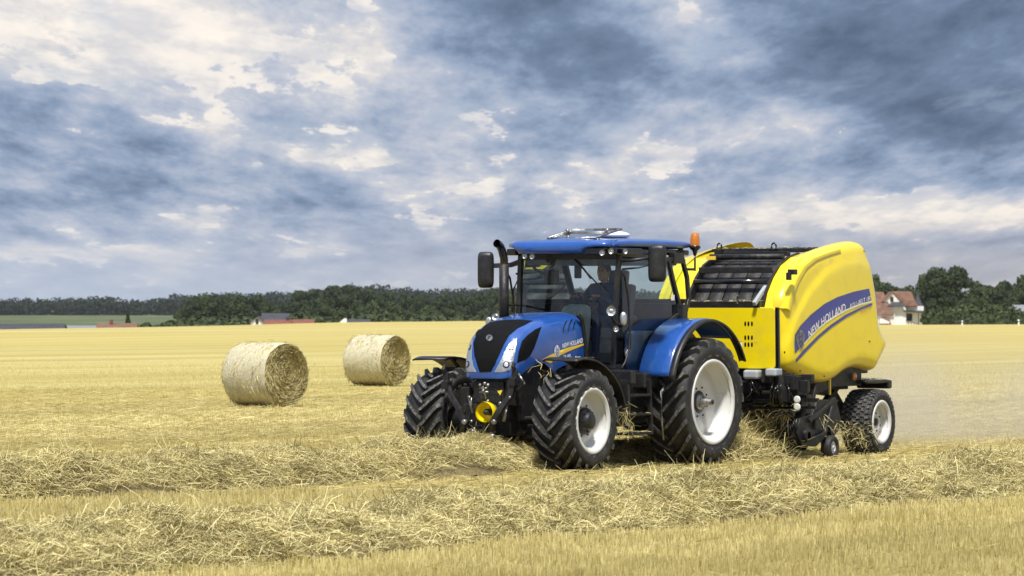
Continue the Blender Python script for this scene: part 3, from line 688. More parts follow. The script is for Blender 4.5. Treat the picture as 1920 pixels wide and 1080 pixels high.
# yellow power take-off guard in front
pc = FT.x(909, 773, 3.42)
mb = MB(); mb.lathe([(.02, .125), (.0, .13), (-.05, .128), (-.10, .115), (-.13, .09), (-.135, .03)], tuple(pc), axis='x', n=32); mb.lathe([(.012, .118), (-.045, .116), (-.09, .104), (-.12, .08), (-.125, .03)], tuple(pc), axis='x', n=32)
mb.build('drive_guard', M['yellow'], TR)
mb = MB(); mb.lathe([(-.14, .045), (-.03, .04), (-.03, .02), (0.01, .02), (.01, 0)], tuple(pc), axis='x', n=14); mb.lathe([(-.32, .1), (-.14, .1), (-.135, .04)], tuple(pc), axis='x', n=18); mb.build('drive_shaft', M['iron'], TR)
# front linkage
def arm(pts, xs, w, h):
    return [FT.x(u, v, x) for (u, v), x in zip(pts, xs)]
for nm, pts in (('near', [(966, 694), (964, 716), (957, 741), (935, 772), (924, 792), (921, 822)]), ('far', [(836, 699), (838, 722), (846, 742), (862, 768), (869, 790), (868, 822)])):
    L_ = arm(pts, (3.32, 3.33, 3.36, 3.42, 3.42, 3.30), 0, 0)
    mb = MB(); mb.beam(L_, .075, .05, up=(1, 0, 0)); p = L_[0]
    mb.beam([p + Vector((0, 0, -.01)), p + Vector((.05, 0, .045)), p + Vector((.02, 0, .09))], .05, .035, up=(0, 1, 0)); mb.box(L_[1], (.12, .09, .10)); mb.build('lift_arm', M['iron'], TR, .008)
    mb = MB()
    for (u, v) in ((pts[4][0] + 2, 791), (pts[5][0] + 2, 818)):
        q = FT.x(u, v, 3.44); mb = MB(); mb.lathe([(-.02, .032), (.02, .032), (.028, .02), (.028, 0)], tuple(q), axis='x', n=10); mb.build('linkage_pin', M['steel'], TR)
mb = MB(); mb.tube([FT.x(872, 806, 3.33), FT.x(928, 809, 3.33)], .028); mb.tube([FT.x(868, 820, 3.3), FT.x(925, 824, 3.3)], .032); mb.build('cross_tube', M['iron'], TR)
mb = MB(); mb.span((3.1, -.30, .62), (3.26, .30, .84)); mb.span((3.1, -.22, .84), (3.2, .22, 1.12)); mb.box((3.15, .34, .98), (.12, .14, .32)); mb.box((3.15, -.34, .9), (.12, .12, .28)); mb.build('linkage_frame', M['iron'], TR, .012)
mb = MB(); mb.span((3.1, -.38, .38), (3.2, -.12, .52)); mb.build('drawbar_block', M['greyplastic'], TR, .01)
# rods, hoses, couplings
mb = MB()
for (a1, b1) in (((905, 724), (912, 748)), ((898, 728), (915, 728)), ((899, 736), (916, 735)), ((878, 742), (886, 775)), ((884, 745), (883, 768)), ((943, 790), (950, 768)), ((890, 800), (886, 822)), ((952, 752), (946, 790)), ((972, 700), (984, 720))):
    mb.tube([FT.x(*a1, 3.36), FT.x(*b1, 3.36)], .013, 8)
for (u, v) in ((900, 722), (909, 719), (915, 722), (880, 745), (884, 790), (945, 758), (956, 745), (915, 752), (906, 733), (938, 756), (886, 808)):
    mb.ball(FT.x(u, v, 3.38), .022, 8)
mb.build('hydraulic_coupling', M['steel'], TR)
mb = MB()
for hp in ([(915, 728), (930, 730), (940, 745), (938, 765)], [(884, 768), (878, 785), (886, 800), (905, 797), (915, 790)], [(955, 722), (972, 724), (982, 714)], [(888, 735), (880, 722), (893, 712)], [(957, 727), (968, 733), (980, 722)], [(900, 760), (892, 752), (888, 740)]):
    P = [FT.x(u, v, 3.30 + .04 * i % .1) for i, (u, v) in enumerate(hp)]; mb.tube(P, .011, 8)
mb.build('hydraulic_hose', M['gloss'], TR)
mb = MB(); t0 = FT.x(938, 736, 3.40); mb.prism([(t0.y - .035, t0.z + .02), (t0.y + .035, t0.z + .03), (t0.y, t0.z - .035)], t0.x, t0.x + .006, axis='x'); mb.build('warning_triangle', M['yellow'], TR)

# front mudguards
def guard(cx, cz, r, a0, a1, y0, y1, th=.012, lip=.03, n=28, drop=None, mi=0, mb=None):
    mb = mb or MB(); vs = []
    for i in range(n + 1):
        t = i / n; a = a0 + (a1 - a0) * t
        for (y, rr) in ((y0, r - lip), (y0, r), (y1 - .03, r), (y1, r - .012), (y1, r - lip), (y1 - .012, r - lip), (y1 - .035, r - th - .012), (y0 + .012, r - th)):
            q = rr + (drop(t) if drop else 0); vs.append((cx + q * math.cos(a), y, cz + q * math.sin(a)))
    m = 8; fs = [(i * m + j, i * m + (j + 1) % m, (i + 1) * m + (j + 1) % m, (i + 1) * m + j) for i in range(n) for j in range(m)] + [tuple(range(m)), tuple(reversed(range(n * m, n * m + m)))]
    return mb.add(vs, fs, mi, True)
for sg in (1, -1):
    mb = guard(FRX, FRR, .755, R_(62), R_(168), .72, 1.21, drop=lambda t: .03 * math.cos(t * 6) + (.05 * (1 - t * 5) if t < .2 else 0)); mb.beam([(FRX - .1, .55, .9), (FRX - .15, .8, 1.2), (FRX - .1, .95, 1.385)], .05, .03)
    if sg < 0: mb.v = [(p[0], -p[1], p[2]) for p in mb.v]
    mb.build('front_mudguard', M['black'], TR)
# rear wings
for sg in (1, -1):
    dr = lambda t: .03 * math.sin(t * math.pi)
    mb = guard(0, RRR, 1.03, R_(19), R_(128), .80, 1.25, drop=dr, lip=.03); mb2 = guard(0, RRR, 1.02, R_(16), R_(150), 1.225, 1.32, drop=dr, lip=.04)
    ln = MB(); ln.prism([(1.0 * math.cos(R_(a)), RRR + 1.0 * math.sin(R_(a))) for a in range(10, 151, 7)] + [(-.7, .7), (.8, .9)], .70, .73)
    if sg < 0: ln.v = [(p[0], -p[1], p[2]) for p in ln.v]
    ln.build('wing_liner', M['black'], TR)
    for q in (mb, mb2):
        if sg < 0: q.v = [(p[0], -p[1], p[2]) for p in q.v]
    mb.build('rear_wing', M['blue'], TR); mb2.build('wing_rubber', M['black'], TR)
# ---- cab
def bar(name, pts, w, h, m=M['black'], up=(0, 1, 0), bev=.008, both=False, parent=TR):
    mb = MB(); mb.beam(pts, w, h, up); 
    if both: mb.mirror()
    return mb.build(name, m, parent, bev)
A0 = Vector((1.42, .70, 1.40)); A1 = Vector((1.36, .735, 1.95)); A2 = Vector((1.28, .725, 2.68))
for sg in (1, -1):
    f = lambda p: Vector((p[0], p[1] * sg, p[2]))
    bar('front_pillar', [f((1.42, .70, 1.25)), f((1.40, .72, 1.95)), f((1.33, .735, 2.68))], .055, .06)
    C = [f(FT.y(1253, 490, .78)), f(FT.y(1262, 530, .78)), f(FT.y(1271, 565, .78)), f(FT.y(1275, 592, .78))]
    bar('rear_pillar', C, .055, .06)
    D_ = [f(FT.y(u, v, .80)) for u, v in ((1272, 590), (1262, 597), (1247, 610), (1234, 628), (1224, 650), (1217, 675), (1213, 698))]
    bar('door_frame', D_, .05, .045)
    # door glass: one bent pane
    gl = [FT.y(u, v, .775) for u, v in ((1165, 484), (1252, 491), (1262, 530), (1270, 565), (1272, 588), (1262, 596), (1247, 609), (1234, 627), (1224, 649), (1217, 674), (1213, 697), (1176, 696), (1168, 640))]
    V2, F2 = fill2d([[(p.x, p.z) for p in gl]], .15)
    mb = MB(); mb.add([(p[0], sg * (.775 + .02 * math.sin((p[0] + .3) * 1.9)), p[1]) for p in V2], F2, 0, True); mb.build('door_glass', M['glass'], TR)
    rq = [FT.y(u, v, .80) for u, v in ((1150, 697), (1213, 698))]
    bar('door_sill', [f(FT.y(1166, 697, .79)), f(FT.y(1214, 698, .79))], .05, .04)
    mb = MB(); mb.tube([f(FT.y(u, v, .86)) for u, v in ((1163, 505), (1172, 520), (1178, 560), (1181, 620), (1180, 655), (1172, 680), (1164, 692))], .014, 8); mb.build('grab_rail', M['black'], TR)
    mb = MB(); mb.box(f(FT.y(1180, 640, .83)), (.07, .03, .2)); mb.build('door_handle', M['black'], TR, .01)
# windscreen
mb = MB(); vs = []; 
for i in range(9):
    t = i / 8; y = -.70 + 1.40 * t; bow = .10 * (1 - (2 * t - 1) ** 2)
    for (z, x) in ((1.45, 1.43), (1.95, 1.40), (2.64, 1.335)): vs.append((x + bow, y * (1 + (0.02 if z > 2 else 0)), z))
mb.add(vs, [(i * 3 + j, i * 3 + j + 1, i * 3 + 4 + j, i * 3 + 3 + j) for i in range(8) for j in range(2)], 0, True); mb.build('windscreen', M['glass'], TR)
bar('windscreen_header', [(1.35, -.72, 2.665), (1.44, 0, 2.665), (1.35, .72, 2.665)], .06, .07, up=(0, 0, 1))
mb = MB(); mb.beam([(-.28, -.74, 2.62), (-.28, .74, 2.62)], .06, .06); mb.beam([(-.30, -.74, 2.10), (-.30, .74, 2.10)], .06, .06); mb.beam([(1.33, .735, 2.69), (-.05, .78, 2.62)], .06, .07, up=(0, 1, 0)); mb.beam([(1.33, -.735, 2.69), (-.05, -.78, 2.62)], .06, .07, up=(0, 1, 0)); mb.build('cab_frame', M['black'], TR, .01)
mb = MB(); mb.add([(-.29, -.72, 2.12), (-.29, .72, 2.12), (-.26, .72, 2.6), (-.26, -.72, 2.6)], [(0, 1, 2, 3)]); mb.build('rear_window', M['glass'], TR)
# floor, dash, console
mb = MB(); mb.span((-.2, -.72, 1.2), (1.42, .72, 1.30)); mb.span((-.3, -.72, 1.2), (-.2, .72, 2.07)); mb.span((.62, -.78, 1.16), (1.46, .78, 1.24)); mb.build('cab_floor', M['black'], TR, .01)
q = FT.x(1078, 590, 1.25)
mb = MB(); mb.prism([(1.40, 1.3), (1.42, 1.93), (1.30, 2.04), (1.20, 2.07), (1.08, 2.03), (1.1, 1.8), (1.18, 1.3)], q.y - .15, q.y + .16); mb.build('dashboard', M['greyplastic'], TR, .05)
mb = MB(); mb.lathe([(-.015, .19), (0, .205), (.015, .19), (0, .175), (-.015, .19)], (0, 0, 0), axis='z', n=28); mb.beam([(-.18, 0, 0), (.18, 0, 0)], .03, .015); mb.beam([(0, 0, 0), (0, .18, 0)], .03, .015, up=(0, 0, 1)); mb.tube([(0, 0, 0), (0, 0, -.3)], .03)
sw = mb.build('steering_wheel', M['gloss'], TR); sw.location = (1.02, q.y, 2.10); sw.rotation_euler = (0, R_(-32), 0)
mb = MB(); mb.span((.22, -.26, 1.62), (.72, .26, 1.76)); mb.box((.20, 0, 2.02), (.12, .5, .6), ('Y', R_(-10))); mb.box((.13, 0, 2.40), (.09, .28, .2), ('Y', R_(-10))); mb.span((.3, -.18, 1.3), (.62, .18, 1.62)); mb.span((.25, .28, 1.85), (.65, .36, 1.92)); mb.span((.25, -.48, 1.82), (.75, -.28, 1.92)); mb.build('driver_seat', M['seat'], TR, .03)
mb = MB(); mb.span((-.15, .42, 1.30), (.65, .70, 1.72)); mb.span((-.15, -.70, 1.30), (.8, -.42, 1.85)); mb.build('side_console', M['greyplastic'], TR, .04)
mb = MB(); mb.box((1.12, -.40, 2.42), (.05, .2, .16)); mb.tube([(1.12, -.45, 2.42), (1.15, -.62, 2.5), (1.2, -.68, 2.6)], .02); mb.build('cab_monitor', M['black'], TR, .015); mb = MB(); mb.box((1.05, -.05, 2.5), (.04, .1, .22)); mb.build('interior_mirror', M['black'], TR, .015)
mb = MB(); mb.span((-.2, -.68, 2.56), (1.28, .68, 2.66)); mb.build('roof_lining', M['seat'], TR, .02)
# wiper
mb = MB(); mb.tube([FT.x(1078, 487, 1.46), FT.x(1095, 505, 1.50), FT.x(1108, 522, 1.53)], .013, 8); mb.beam([FT.x(1090, 500, 1.515), FT.x(1132, 545, 1.50)], .018, .014); mb.build('wiper', M['black'], TR)
# roof
def roof_blue():
    mb = MB(); vs = []; xs = np.linspace(-.43, 1.60, 34); K = 28
    for x in xs:
        t = (x + .43) / 2.03; e = min(1, (1 - (2 * t - 1) ** 10)) ** .5; w = .80 * (1 - .10 * max(0, t - .75) * 4 * .4) * (.93 + .07 * e)
        hh = .062 * max(.25, e); zc = 2.818 + (.012 * math.sin(t * 3.1)) - .035 * max(0, t - .8) * 5 * .5
        for k in range(K):
            a = 2 * math.pi * k / K; cy, sz = math.cos(a), math.sin(a)
            y = w * math.copysign(abs(cy) ** .28, cy); z = hh * math.copysign(abs(sz) ** .55, sz)
            if sz > 0: z += .028 * (1 - (y / w) ** 2) * e - .02 * math.exp(-((abs(y) - .52) / .1) ** 2) * (1 if x > .3 else .4)
            vs.append((x, y, zc + z))
    n = len(xs); fs = [(i * K + j, i * K + (j + 1) % K, (i + 1) * K + (j + 1) % K, (i + 1) * K + j) for i in range(n - 1) for j in range(K)] + [tuple(range(K)), tuple(reversed(range((n - 1) * K, n * K)))]
    return mb.add(vs, fs, 0, True)
def N_st(t): t = max(0, min(1, t)); return t * t * (3 - 2 * t)
roof = roof_blue().build('cab_roof', M['blue'], TR)
mb = MB(); vs = []
for i in range(17):
    t = i / 16; y = -.745 + 1.50 * t; bow = .05 * (1 - (2 * t - 1) ** 2) - .06 * abs(2 * t - 1) ** 8; e = .105 * max(N_st((y - .36) / .14), N_st((-.56 - y) / .08))
    for (x, z) in ((1.46, 2.87), (1.56, 2.865), (1.635, 2.83), (1.655, 2.75 + e * .4), (1.62, 2.695 + e * .8), (1.50, 2.70 + e * .7)): vs.append((x + bow, y, z))
mb.add(vs, [(i * 6 + j, i * 6 + (j + 1) % 6, (i + 1) * 6 + (j + 1) % 6, (i + 1) * 6 + j) for i in range(16) for j in range(6)] + [tuple(range(6)), tuple(reversed(range(96, 102)))], 0, True); mb.build('sun_visor', M['blue'], TR)
mb = MB(); mb.span((-.40, -.74, 2.69), (1.5, .74, 2.76)); 
mb.prism([(1.62, -.62), (1.60, -.78), (1.45, -.80), (1.2, -.80), (1.2, -.6)], 2.68, 2.765, axis='z'); mb.prism([(1.64, .40), (1.62, .70), (1.50, .78), (.85, .79), (.85, .6), (1.3, .4)], 2.68, 2.772, axis='z'); mb.build('roof_underside', M['gloss'], TR, .015)
def roundlamp(name, p, n, r, dep=.05, m=M['chrome'], parent=TR, housing=M['black']):
    """round lamp at p facing n"""
    n = Vector(n).normalized(); Q = n.to_track_quat('X', 'Z').to_matrix()
    g = MB(); g.lathe([(-dep, r * .5), (-dep * .6, r * .95), (0, r * 1.12), (.008, r * 1.12), (.008, r)], axis='x', n=20); g.v = [tuple(Q @ Vector(v) + Vector(p)) for v in g.v]
    h = g.build(name, housing, parent)
    g = MB(); g.lathe([(.004, r), (-.006, r * .8), (-.016, r * .45), (-.006, r * .3), (-.004, 0)], axis='x', n=20); g.v = [tuple(Q @ Vector(v) + Vector(p)) for v in g.v]; g.build('reflector', m, h)
    return h
fwd = (1, .25, -.05)
for (u, v) in ((984, 480), (998, 481)): roundlamp('roof_light', FT.x(u, v, 1.645), fwd, .034)
for (u, v), x in (((1129, 474), 1.66), ((1146, 471), 1.64)): roundlamp('roof_light', FT.x(u, v, x), (1, .35, -.05), .036)
roundlamp('roof_light', FT.y(1172, 471, .835), (.55, 1, -.05), .036)
for (u, v) in ((1269, 474), (1277, 471)): roundlamp('roof_light', FT.y(u, v, .72), (-1, .3, -.1), .035)
# roof hatch held open, receiver dome
H = [FT.x(1036, 456, 1.30), FT.x(1125, 453, 1.10)]
mb = MB(); a_ = Vector((1.28, -.36, 2.90)); b_ = Vector((1.28, .36, 2.90)); c_ = Vector((.66, .36, 3.02)); e_ = Vector((.66, -.36, 3.02))
mb.tube([a_, b_, c_, e_, a_], .014, 8); mb.tube([(1.2, -.3, 2.88), (.9, -.28, 3.0)], .01, 6); mb.tube([(1.2, .32, 2.88), (.9, .3, 3.0)], .01, 6); mb.tube([(.9, -.36, 2.975), (.9, .36, 2.975)], .012, 6); mb.ball((.9, -.3, 3.0), .03, 8); mb.ball((.9, .3, 3.0), .03, 8)
hz = mb.build('roof_hatch', M['steel'], TR)
mb = MB(); mb.add([a_, b_, c_, e_], [(0, 1, 2, 3)]); mb.build('hatch_glass', M['lens'], hz)
mb = MB(); mb.ball((.35, .05, 2.95), (.26, .2, .055), 20); mb.build('receiver_dome', M['white'], TR)
# mirrors
def mirror_(u0, v0, u1, v1, y, name='wing_mirror'):
    p = FT.y((u0 + u1) / 2, (v0 + v1) / 2, y); h = (v1 - v0) / 150; w = (u1 - u0) / 150
    mb = MB(); vs = []; rings = [(.0, .78), (.02, .97), (.05, 1.0), (.085, .9), (.10, .6)]; n = 24
    ax = Vector((math.cos(R_(20)), math.sin(R_(20)) * (1 if y > 0 else 1), 0)); sd = Vector((-ax.y, ax.x, 0))
    for (dd, k) in rings:
        for j in range(n):
            a = 2 * math.pi * j / n; cx = math.copysign(abs(math.cos(a)) ** .35, math.cos(a)); cz = math.copysign(abs(math.sin(a)) ** .35, math.sin(a))
            q = p + ax * (dd - .04) + sd * (cx * w / 2 * k) + Vector((0, 0, cz * h / 2 * (k ** .5) * (1 if cx * sd.x > -9 else 1))); vs.append(q)
    fs = [(i * n + j, i * n + (j + 1) % n, (i + 1) * n + (j + 1) % n, (i + 1) * n + j) for i in range(len(rings) - 1) for j in range(n)] + [tuple(range(n)), tuple(reversed(range((len(rings) - 1) * n, len(rings) * n)))]
    mb.add(vs, fs, 0, True); o = mb.build(name, M['black'], TR)
    g = MB(); g.add([p + ax * (-.045) + sd * (s1 * w * .37) + Vector((0, 0, s2 * h * .42)) for s1, s2 in ((-1, -1), (1, -1), (1, 1), (-1, 1))], [(0, 1, 2, 3)]); g.build('mirror_glass', M['chrome'], o)
    return p
pn = mirror_(1215, 458, 1250, 529, 1.15); pf = mirror_(895, 471, 927, 541, -1.22)
mb = MB(); mb.tube([(1.33, .76, 2.60), (1.25, .95, 2.62), pn + Vector((-.02, -.03, .08))], .02, 8); mb.tube([(1.30, .76, 2.5), (1.22, .95, 2.52), pn + Vector((-.02, -.03, .0))], .012, 8); mb.build('mirror_arm', M['black'], TR)
mb = MB(); mb.beam([(1.33, -.75, 2.60), FT.y(958, 497, -.95), pf + Vector((-.02, .03, .05))], .05, .06); mb.tube([(1.36, -.78, 2.45), FT.y(975, 515, -.9), FT.y(962, 545, -.92), FT.y(960, 585, -.9)], .014, 8); mb.build('mirror_arm', M['black'], TR)
# exhaust
ex = FT.y(945, 560, -.62)
mb = MB(); mb.tube([(ex.x, ex.y, 1.7), (ex.x, ex.y, 2.57)], .062, 20); mb.build('exhaust_stack', M['iron'], TR)
mb = MB(); P = [(ex.x, ex.y, 2.55), (ex.x, ex.y, 2.64)] + [(ex.x + .02 + .17 * (1 - math.cos(t)), ex.y, 2.64 + .19 * math.sin(t)) for t in (.3, .6, .9, 1.2, 1.45)]
mb.sweep(P, [(.052 * math.cos(j * math.pi / 8), .052 * math.sin(j * math.pi / 8)) for j in range(16)], up=(0, 1, 0), cap=False); mb.sweep(P, [(.046 * math.cos(j * math.pi / 8), .046 * math.sin(j * math.pi / 8)) for j in range(16)], up=(0, 1, 0), cap=False); mb.build('exhaust_tip', M['gloss'], TR)
mb = MB(); mb.tube([(ex.x + .01, ex.y - .02, 2.05), (1.38, -.72, 2.05)], .012); mb.tube([(ex.x, ex.y, 1.75), (ex.x, -.4, 1.7)], .05); mb.build('exhaust_bracket', M['iron'], TR)
# lamps beside the bonnet and on the near pillar
p = FT.y(930, 592, -.85); roundlamp('work_light', p, (1, .2, 0), .058); 
def ovallamp(p, n, rx, rz):
    n = Vector(n).normalized(); Q = n.to_track_quat('X', 'Z').to_matrix()
    def ring(x, k): return [(x, rx * k * math.copysign(abs(math.cos(a)) ** .7, math.cos(a)), rz * k * math.copysign(abs(math.sin(a)) ** .7, math.sin(a))) for a in [2 * math.pi * j / 20 for j in range(20)]]
    def loft(rs, name, m, par):
        g = MB(); vs = sum(rs, []); N_ = 20
        g.add([tuple(Q @ Vector(v) + Vector(p)) for v in vs], [(i * N_ + j, i * N_ + (j + 1) % N_, (i + 1) * N_ + (j + 1) % N_, (i + 1) * N_ + j) for i in range(len(rs) - 1) for j in range(N_)] + [tuple(range((len(rs) - 1) * N_, len(rs) * N_))], 0, True); return g.build(name, m, par)
    h = loft([ring(-.07, .5), ring(-.04, .95), ring(0, 1.1), ring(.008, 1.1), ring(.008, .98)], 'indicator', M['black'], TR)
    loft([ring(.006, 1), ring(.02, .9), ring(.026, .5)], 'indicator_lens', M['chrome'], h)
ovallamp(FT.y(917, 603, -.9), (1, .2, 0), .04, .06)
pl = FT.y(1146, 583, .86); roundlamp('work_light', pl, (1, .55, 0), .06); ovallamp(FT.y(1169, 598, .88), (1, .8, 0), .042, .085); roundlamp('side_lamp', FT.y(1155, 617, .86), (1, .6, 0), .036)
mb = MB(); mb.beam([FT.y(1163, 606, .76), FT.y(1150, 604, .84), FT.y(1170, 604, .84)], .03, .04); mb.tube([FT.y(1146, 592, .84), FT.y(1154, 606, .84)], .015); mb.build('lamp_bracket', M['black'], TR)
# beacon
bp = FT.y(1303, 508, .84)
mb = MB(); mb.tube([(-.2, .76, bp.z + .02), (bp.x, .84, bp.z + .02)], .018); mb.tube([(bp.x, .84, bp.z), (bp.x, .84, bp.z + .22)], .013); mb.lathe([(.2, .02), (.26, .035), (.29, .07), (.31, .075), (.33, .06)], (bp.x, .84, bp.z), axis='z', n=20); mb.build('beacon_stalk', M['gloss'], TR)
mb = MB(); mb.lathe([(.325, .062), (.40, .062), (.47, .052), (.49, .04), (.495, 0)], (bp.x, .84, bp.z), axis='z', n=20); mb.build('beacon_lens', M['amber'], TR)
# rear light cluster frame behind the cab
mb = MB(); mb.beam([FT.y(1277, 478, .80), FT.y(1288, 520, .80), FT.y(1291, 560, .80), FT.y(1281, 600, .80)], .06, .05, up=(0, 1, 0)); mb.box(FT.y(1279, 585, .82), (.13, .1, .2)); mb.box(FT.y(1268, 484, .78), (.25, .1, .14)); mb.build('rear_post', M['black'], TR, .012)
decal_ = FT.y(1261, 558, .815)
mb = MB(); mb.span((decal_.x - .05, .812, decal_.z - .035), (decal_.x + .03, .816, decal_.z + .035)); mb.build('plate_sticker', M['white'], TR)
# steps and tank on the near side (and mirrored)
mb = MB(); mb.span((.72, .42, .55), (1.62, .80, 1.18)); mb.pair('fuel_tank', M['black'], TR, .05)
for sg in (1, -1):
    mb = MB(); mb.beam([(1.62, sg * 1.0, 1.12), (1.60, sg * 1.02, .5)], .05, .10, up=(0, 1, 0)); mb.beam([(1.05, sg * 1.0, 1.12), (1.02, sg * 1.02, .42)], .03, .06, up=(0, 1, 0)); mb.box((1.58, sg * .95, 1.15), (.12, .3, .16)); mb.build('step_frame', M['black'], TR, .008)
    for z in (.44, .68, .92):
        mb = MB(); mb.span((1.04, sg * .82, z - .015), (1.60 , sg * 1.04, z + .015)); mb.build('step', M['iron'], TR, .006)
mb = MB(); mb.tube([FT.y(1246, 722, 1.12), FT.y(1240, 735, 1.12), FT.y(1241, 790, 1.12), FT.y(1244, 825, 1.12)], .012, 8); mb.build('hand_hoop', M['steel'], TR)
mb = MB(); mb.span((.55, .5, 1.0), (1.1, .98, 1.2)); mb.pair('wing_mount', M['black'], TR, .02)
# rear linkage and drawbar
mb = MB(); mb.beam([(-.4, .35, .6), (-1.1, .42, .5)], .06, .08); mb.beam([(-.4, -.35, .6), (-1.1, -.42, .5)], .06, .08); mb.beam([(-.3, 0, .45), (-1.35, 0, .45)], .12, .07); mb.beam([(-.4, 0, 1.1), (-1.0, 0, .95)], .06, .06); mb.build('rear_linkage', M['iron'], TR, .01)

# ------------------------------------------------------------------ driver
def person():
    po = empty('person', FT.M @ Vector((.45, 0, 1.74)), FT.rz); tag(po, 'driver in dark blue work clothes seated in the tractor cab, hands on the steering wheel', 'person')
    Q = q.y; HL = Vector((1.0, Q + .15, 2.16)) - Vector((.45, 0, 1.74)); HR = Vector((1.0, Q - .15, 2.16)) - Vector((.45, 0, 1.74))
    J = {'pel': (.0, 0, .10), 'sp': (.0, 0, .28), 'ch': (.02, 0, .46), 'nk': (.03, 0, .60), 'hl': (.0, .09, .10), 'kl': (.46, .14, .14), 'fl': (.50, .14, -.30), 'tl': (.64, .15, -.36), 'hr': (.0, -.09, .10), 'kr': (.46, -.14, .14), 'fr': (.50, -.14, -.30), 'tr': (.64, -.15, -.36),
         'sl': (.02, .19, .53), 'el': (.20, .27, .30), 'wl': tuple(HL + Vector((-.07, .01, .0))), 'sr': (.02, -.19, .53), 'er': (.22, -.28, .30), 'wr': tuple(HR + Vector((-.07, -.01, .0)))}
    E_ = [('pel', 'sp'), ('sp', 'ch'), ('ch', 'nk'), ('pel', 'hl'), ('hl', 'kl'), ('kl', 'fl'), ('fl', 'tl'), ('pel', 'hr'), ('hr', 'kr'), ('kr', 'fr'), ('fr', 'tr'), ('ch', 'sl'), ('sl', 'el'), ('el', 'wl'), ('ch', 'sr'), ('sr', 'er'), ('er', 'wr')]
    RD = {'pel': .15, 'sp': .14, 'ch': .16, 'nk': .06, 'hl': .10, 'kl': .065, 'fl': .045, 'tl': .04, 'sl': .075, 'el': .048, 'wl': .033}
    ks = list(J); me = bpy.data.meshes.new('body'); me.from_pydata([J[k] for k in ks], [(ks.index(a), ks.index(b)) for a, b in E_], []); o = bpy.data.objects.new('body', me); COL.objects.link(o); o.parent = po
    md = o.modifiers.new('skin', 'SKIN'); 
    if not me.skin_vertices: me.attributes.new if False else None
    for i, k in enumerate(ks):
        r = RD.get(k, RD.get(k[0] + 'l', .05)); me.skin_vertices[0].data[i].radius = (r * 1.1, r * .9); me.skin_vertices[0].data[i].use_root = (k == 'pel')
    sd = o.modifiers.new('sub', 'SUBSURF'); sd.levels = 2; sd.render_levels = 2; me.materials.append(M['denim'])
    mb = MB(); c = Vector((.06, 0, .73)); mb.ball(c, (.098, .078, .12), 20); mb.tube([(.03, 0, .56), (.04, 0, .66)], .052, 12); mb.ball(c + Vector((.098, 0, -.015)), (.022, .014, .025), 8); mb.ball(c + Vector((.07, 0, -.085)), (.03, .035, .025), 10)
    mb.ball(c + Vector((0, .078, -.01)), (.02, .012, .032), 8); mb.ball(c + Vector((0, -.078, -.01)), (.02, .012, .032), 8); hd = mb.build('head', M['skin'], po)
    mb = MB(); mb.ball(c + Vector((.086, .03, .02)), (.012, .014, .009), 8); mb.ball(c + Vector((.086, -.03, .02)), (.012, .014, .009), 8); mb.build('eyes', M['gloss'], hd)
    mb = MB(); mb.ball(c + Vector((-.02, 0, .03)), (.098, .088, .115), 18); mb.build('hair', M['hair'], hd)
    for Hh, sg in ((HL, 1), (HR, -1)):
        mb = MB(); w = Hh + Vector((-.075, .01 * sg, 0)); mb.ball(Hh + Vector((-.035, 0, .005)), (.048, .04, .02), 12)
        for k in range(4):
            y = (k - 1.5) * .02; L2 = (.8, 1, .95, .75)[k]
            mb.tube([Hh + Vector((-.01, y, .01)), Hh + Vector((.025 * L2, y, .02)), Hh + Vector((.045 * L2, y, .0)), Hh + Vector((.035 * L2, y, -.025))], .0095, 7, scale=[1, 1, .9, .75])
        mb.tube([Hh + Vector((-.05, -.03 * sg, 0)), Hh + Vector((-.02, -.045 * sg, -.01)), Hh + Vector((.012, -.04 * sg, -.02))], .011, 7, scale=[1, .95, .75]); mb.build('hand', M['skin'], po)
person()

# ------------------------------------------------------------------ the baler
BA = empty('round_baler', (FB.R[0], FB.R[1], 0), FB.rz)
tag(BA, 'yellow round baler with blue side stripe towed behind the blue tractor', 'baler')
YS = 1.0
def densify(o, step):
    r = []
    for i in range(len(o)):
        a, b = Vector(o[i]), Vector(o[(i + 1) % len(o)]); n = max(1, int((b - a).length / step)); r += [tuple(a + (b - a) * k / n) for k in range(n)]
    return r
def smooth_closed(o, it=2, keep=()):
    for _ in range(it):
        r = []
        for i in range(len(o)):
            a, b = Vector(o[i]), Vector(o[(i + 1) % len(o)]); r += [tuple(a * .75 + b * .25), tuple(a * .25 + b * .75)]
        o = r
    return o
def dist_poly(p, arr):
    a = arr; b = np.roll(arr, -1, 0); ab = b - a; ap = np.array(p) - a; t = np.clip((ap * ab).sum(1) / ((ab * ab).sum(1) + 1e-12), 0, 1); d_ = np.linalg.norm(ap - ab * t[:, None], axis=1); return float(d_.min())
door_px = [(1462, 580), (1463, 560), (1469, 541), (1478, 521), (1492, 497), (1510, 480), (1535, 468), (1562, 459), (1590, 452.5), (1607, 452), (1616, 458), (1622, 478), (1629, 515), (1635, 550), (1639, 592), (1642, 612), (1651, 626), (1657, 640), (1656, 654), (1648, 668), (1638, 688), (1634, 696), (1622, 692), (1606, 688), (1588, 690), (1572, 699), (1556, 712), (1541, 718), (1520, 716), (1498, 705), (1480, 697), (1468, 692), (1463, 684)]
door_o = [(p.x, p.z) for p in (FB.y(u, v, YS - .12) for u, v in door_px)]
door_o = densify(smooth_closed(door_o, 1), .05)
DA = np.array(door_o)
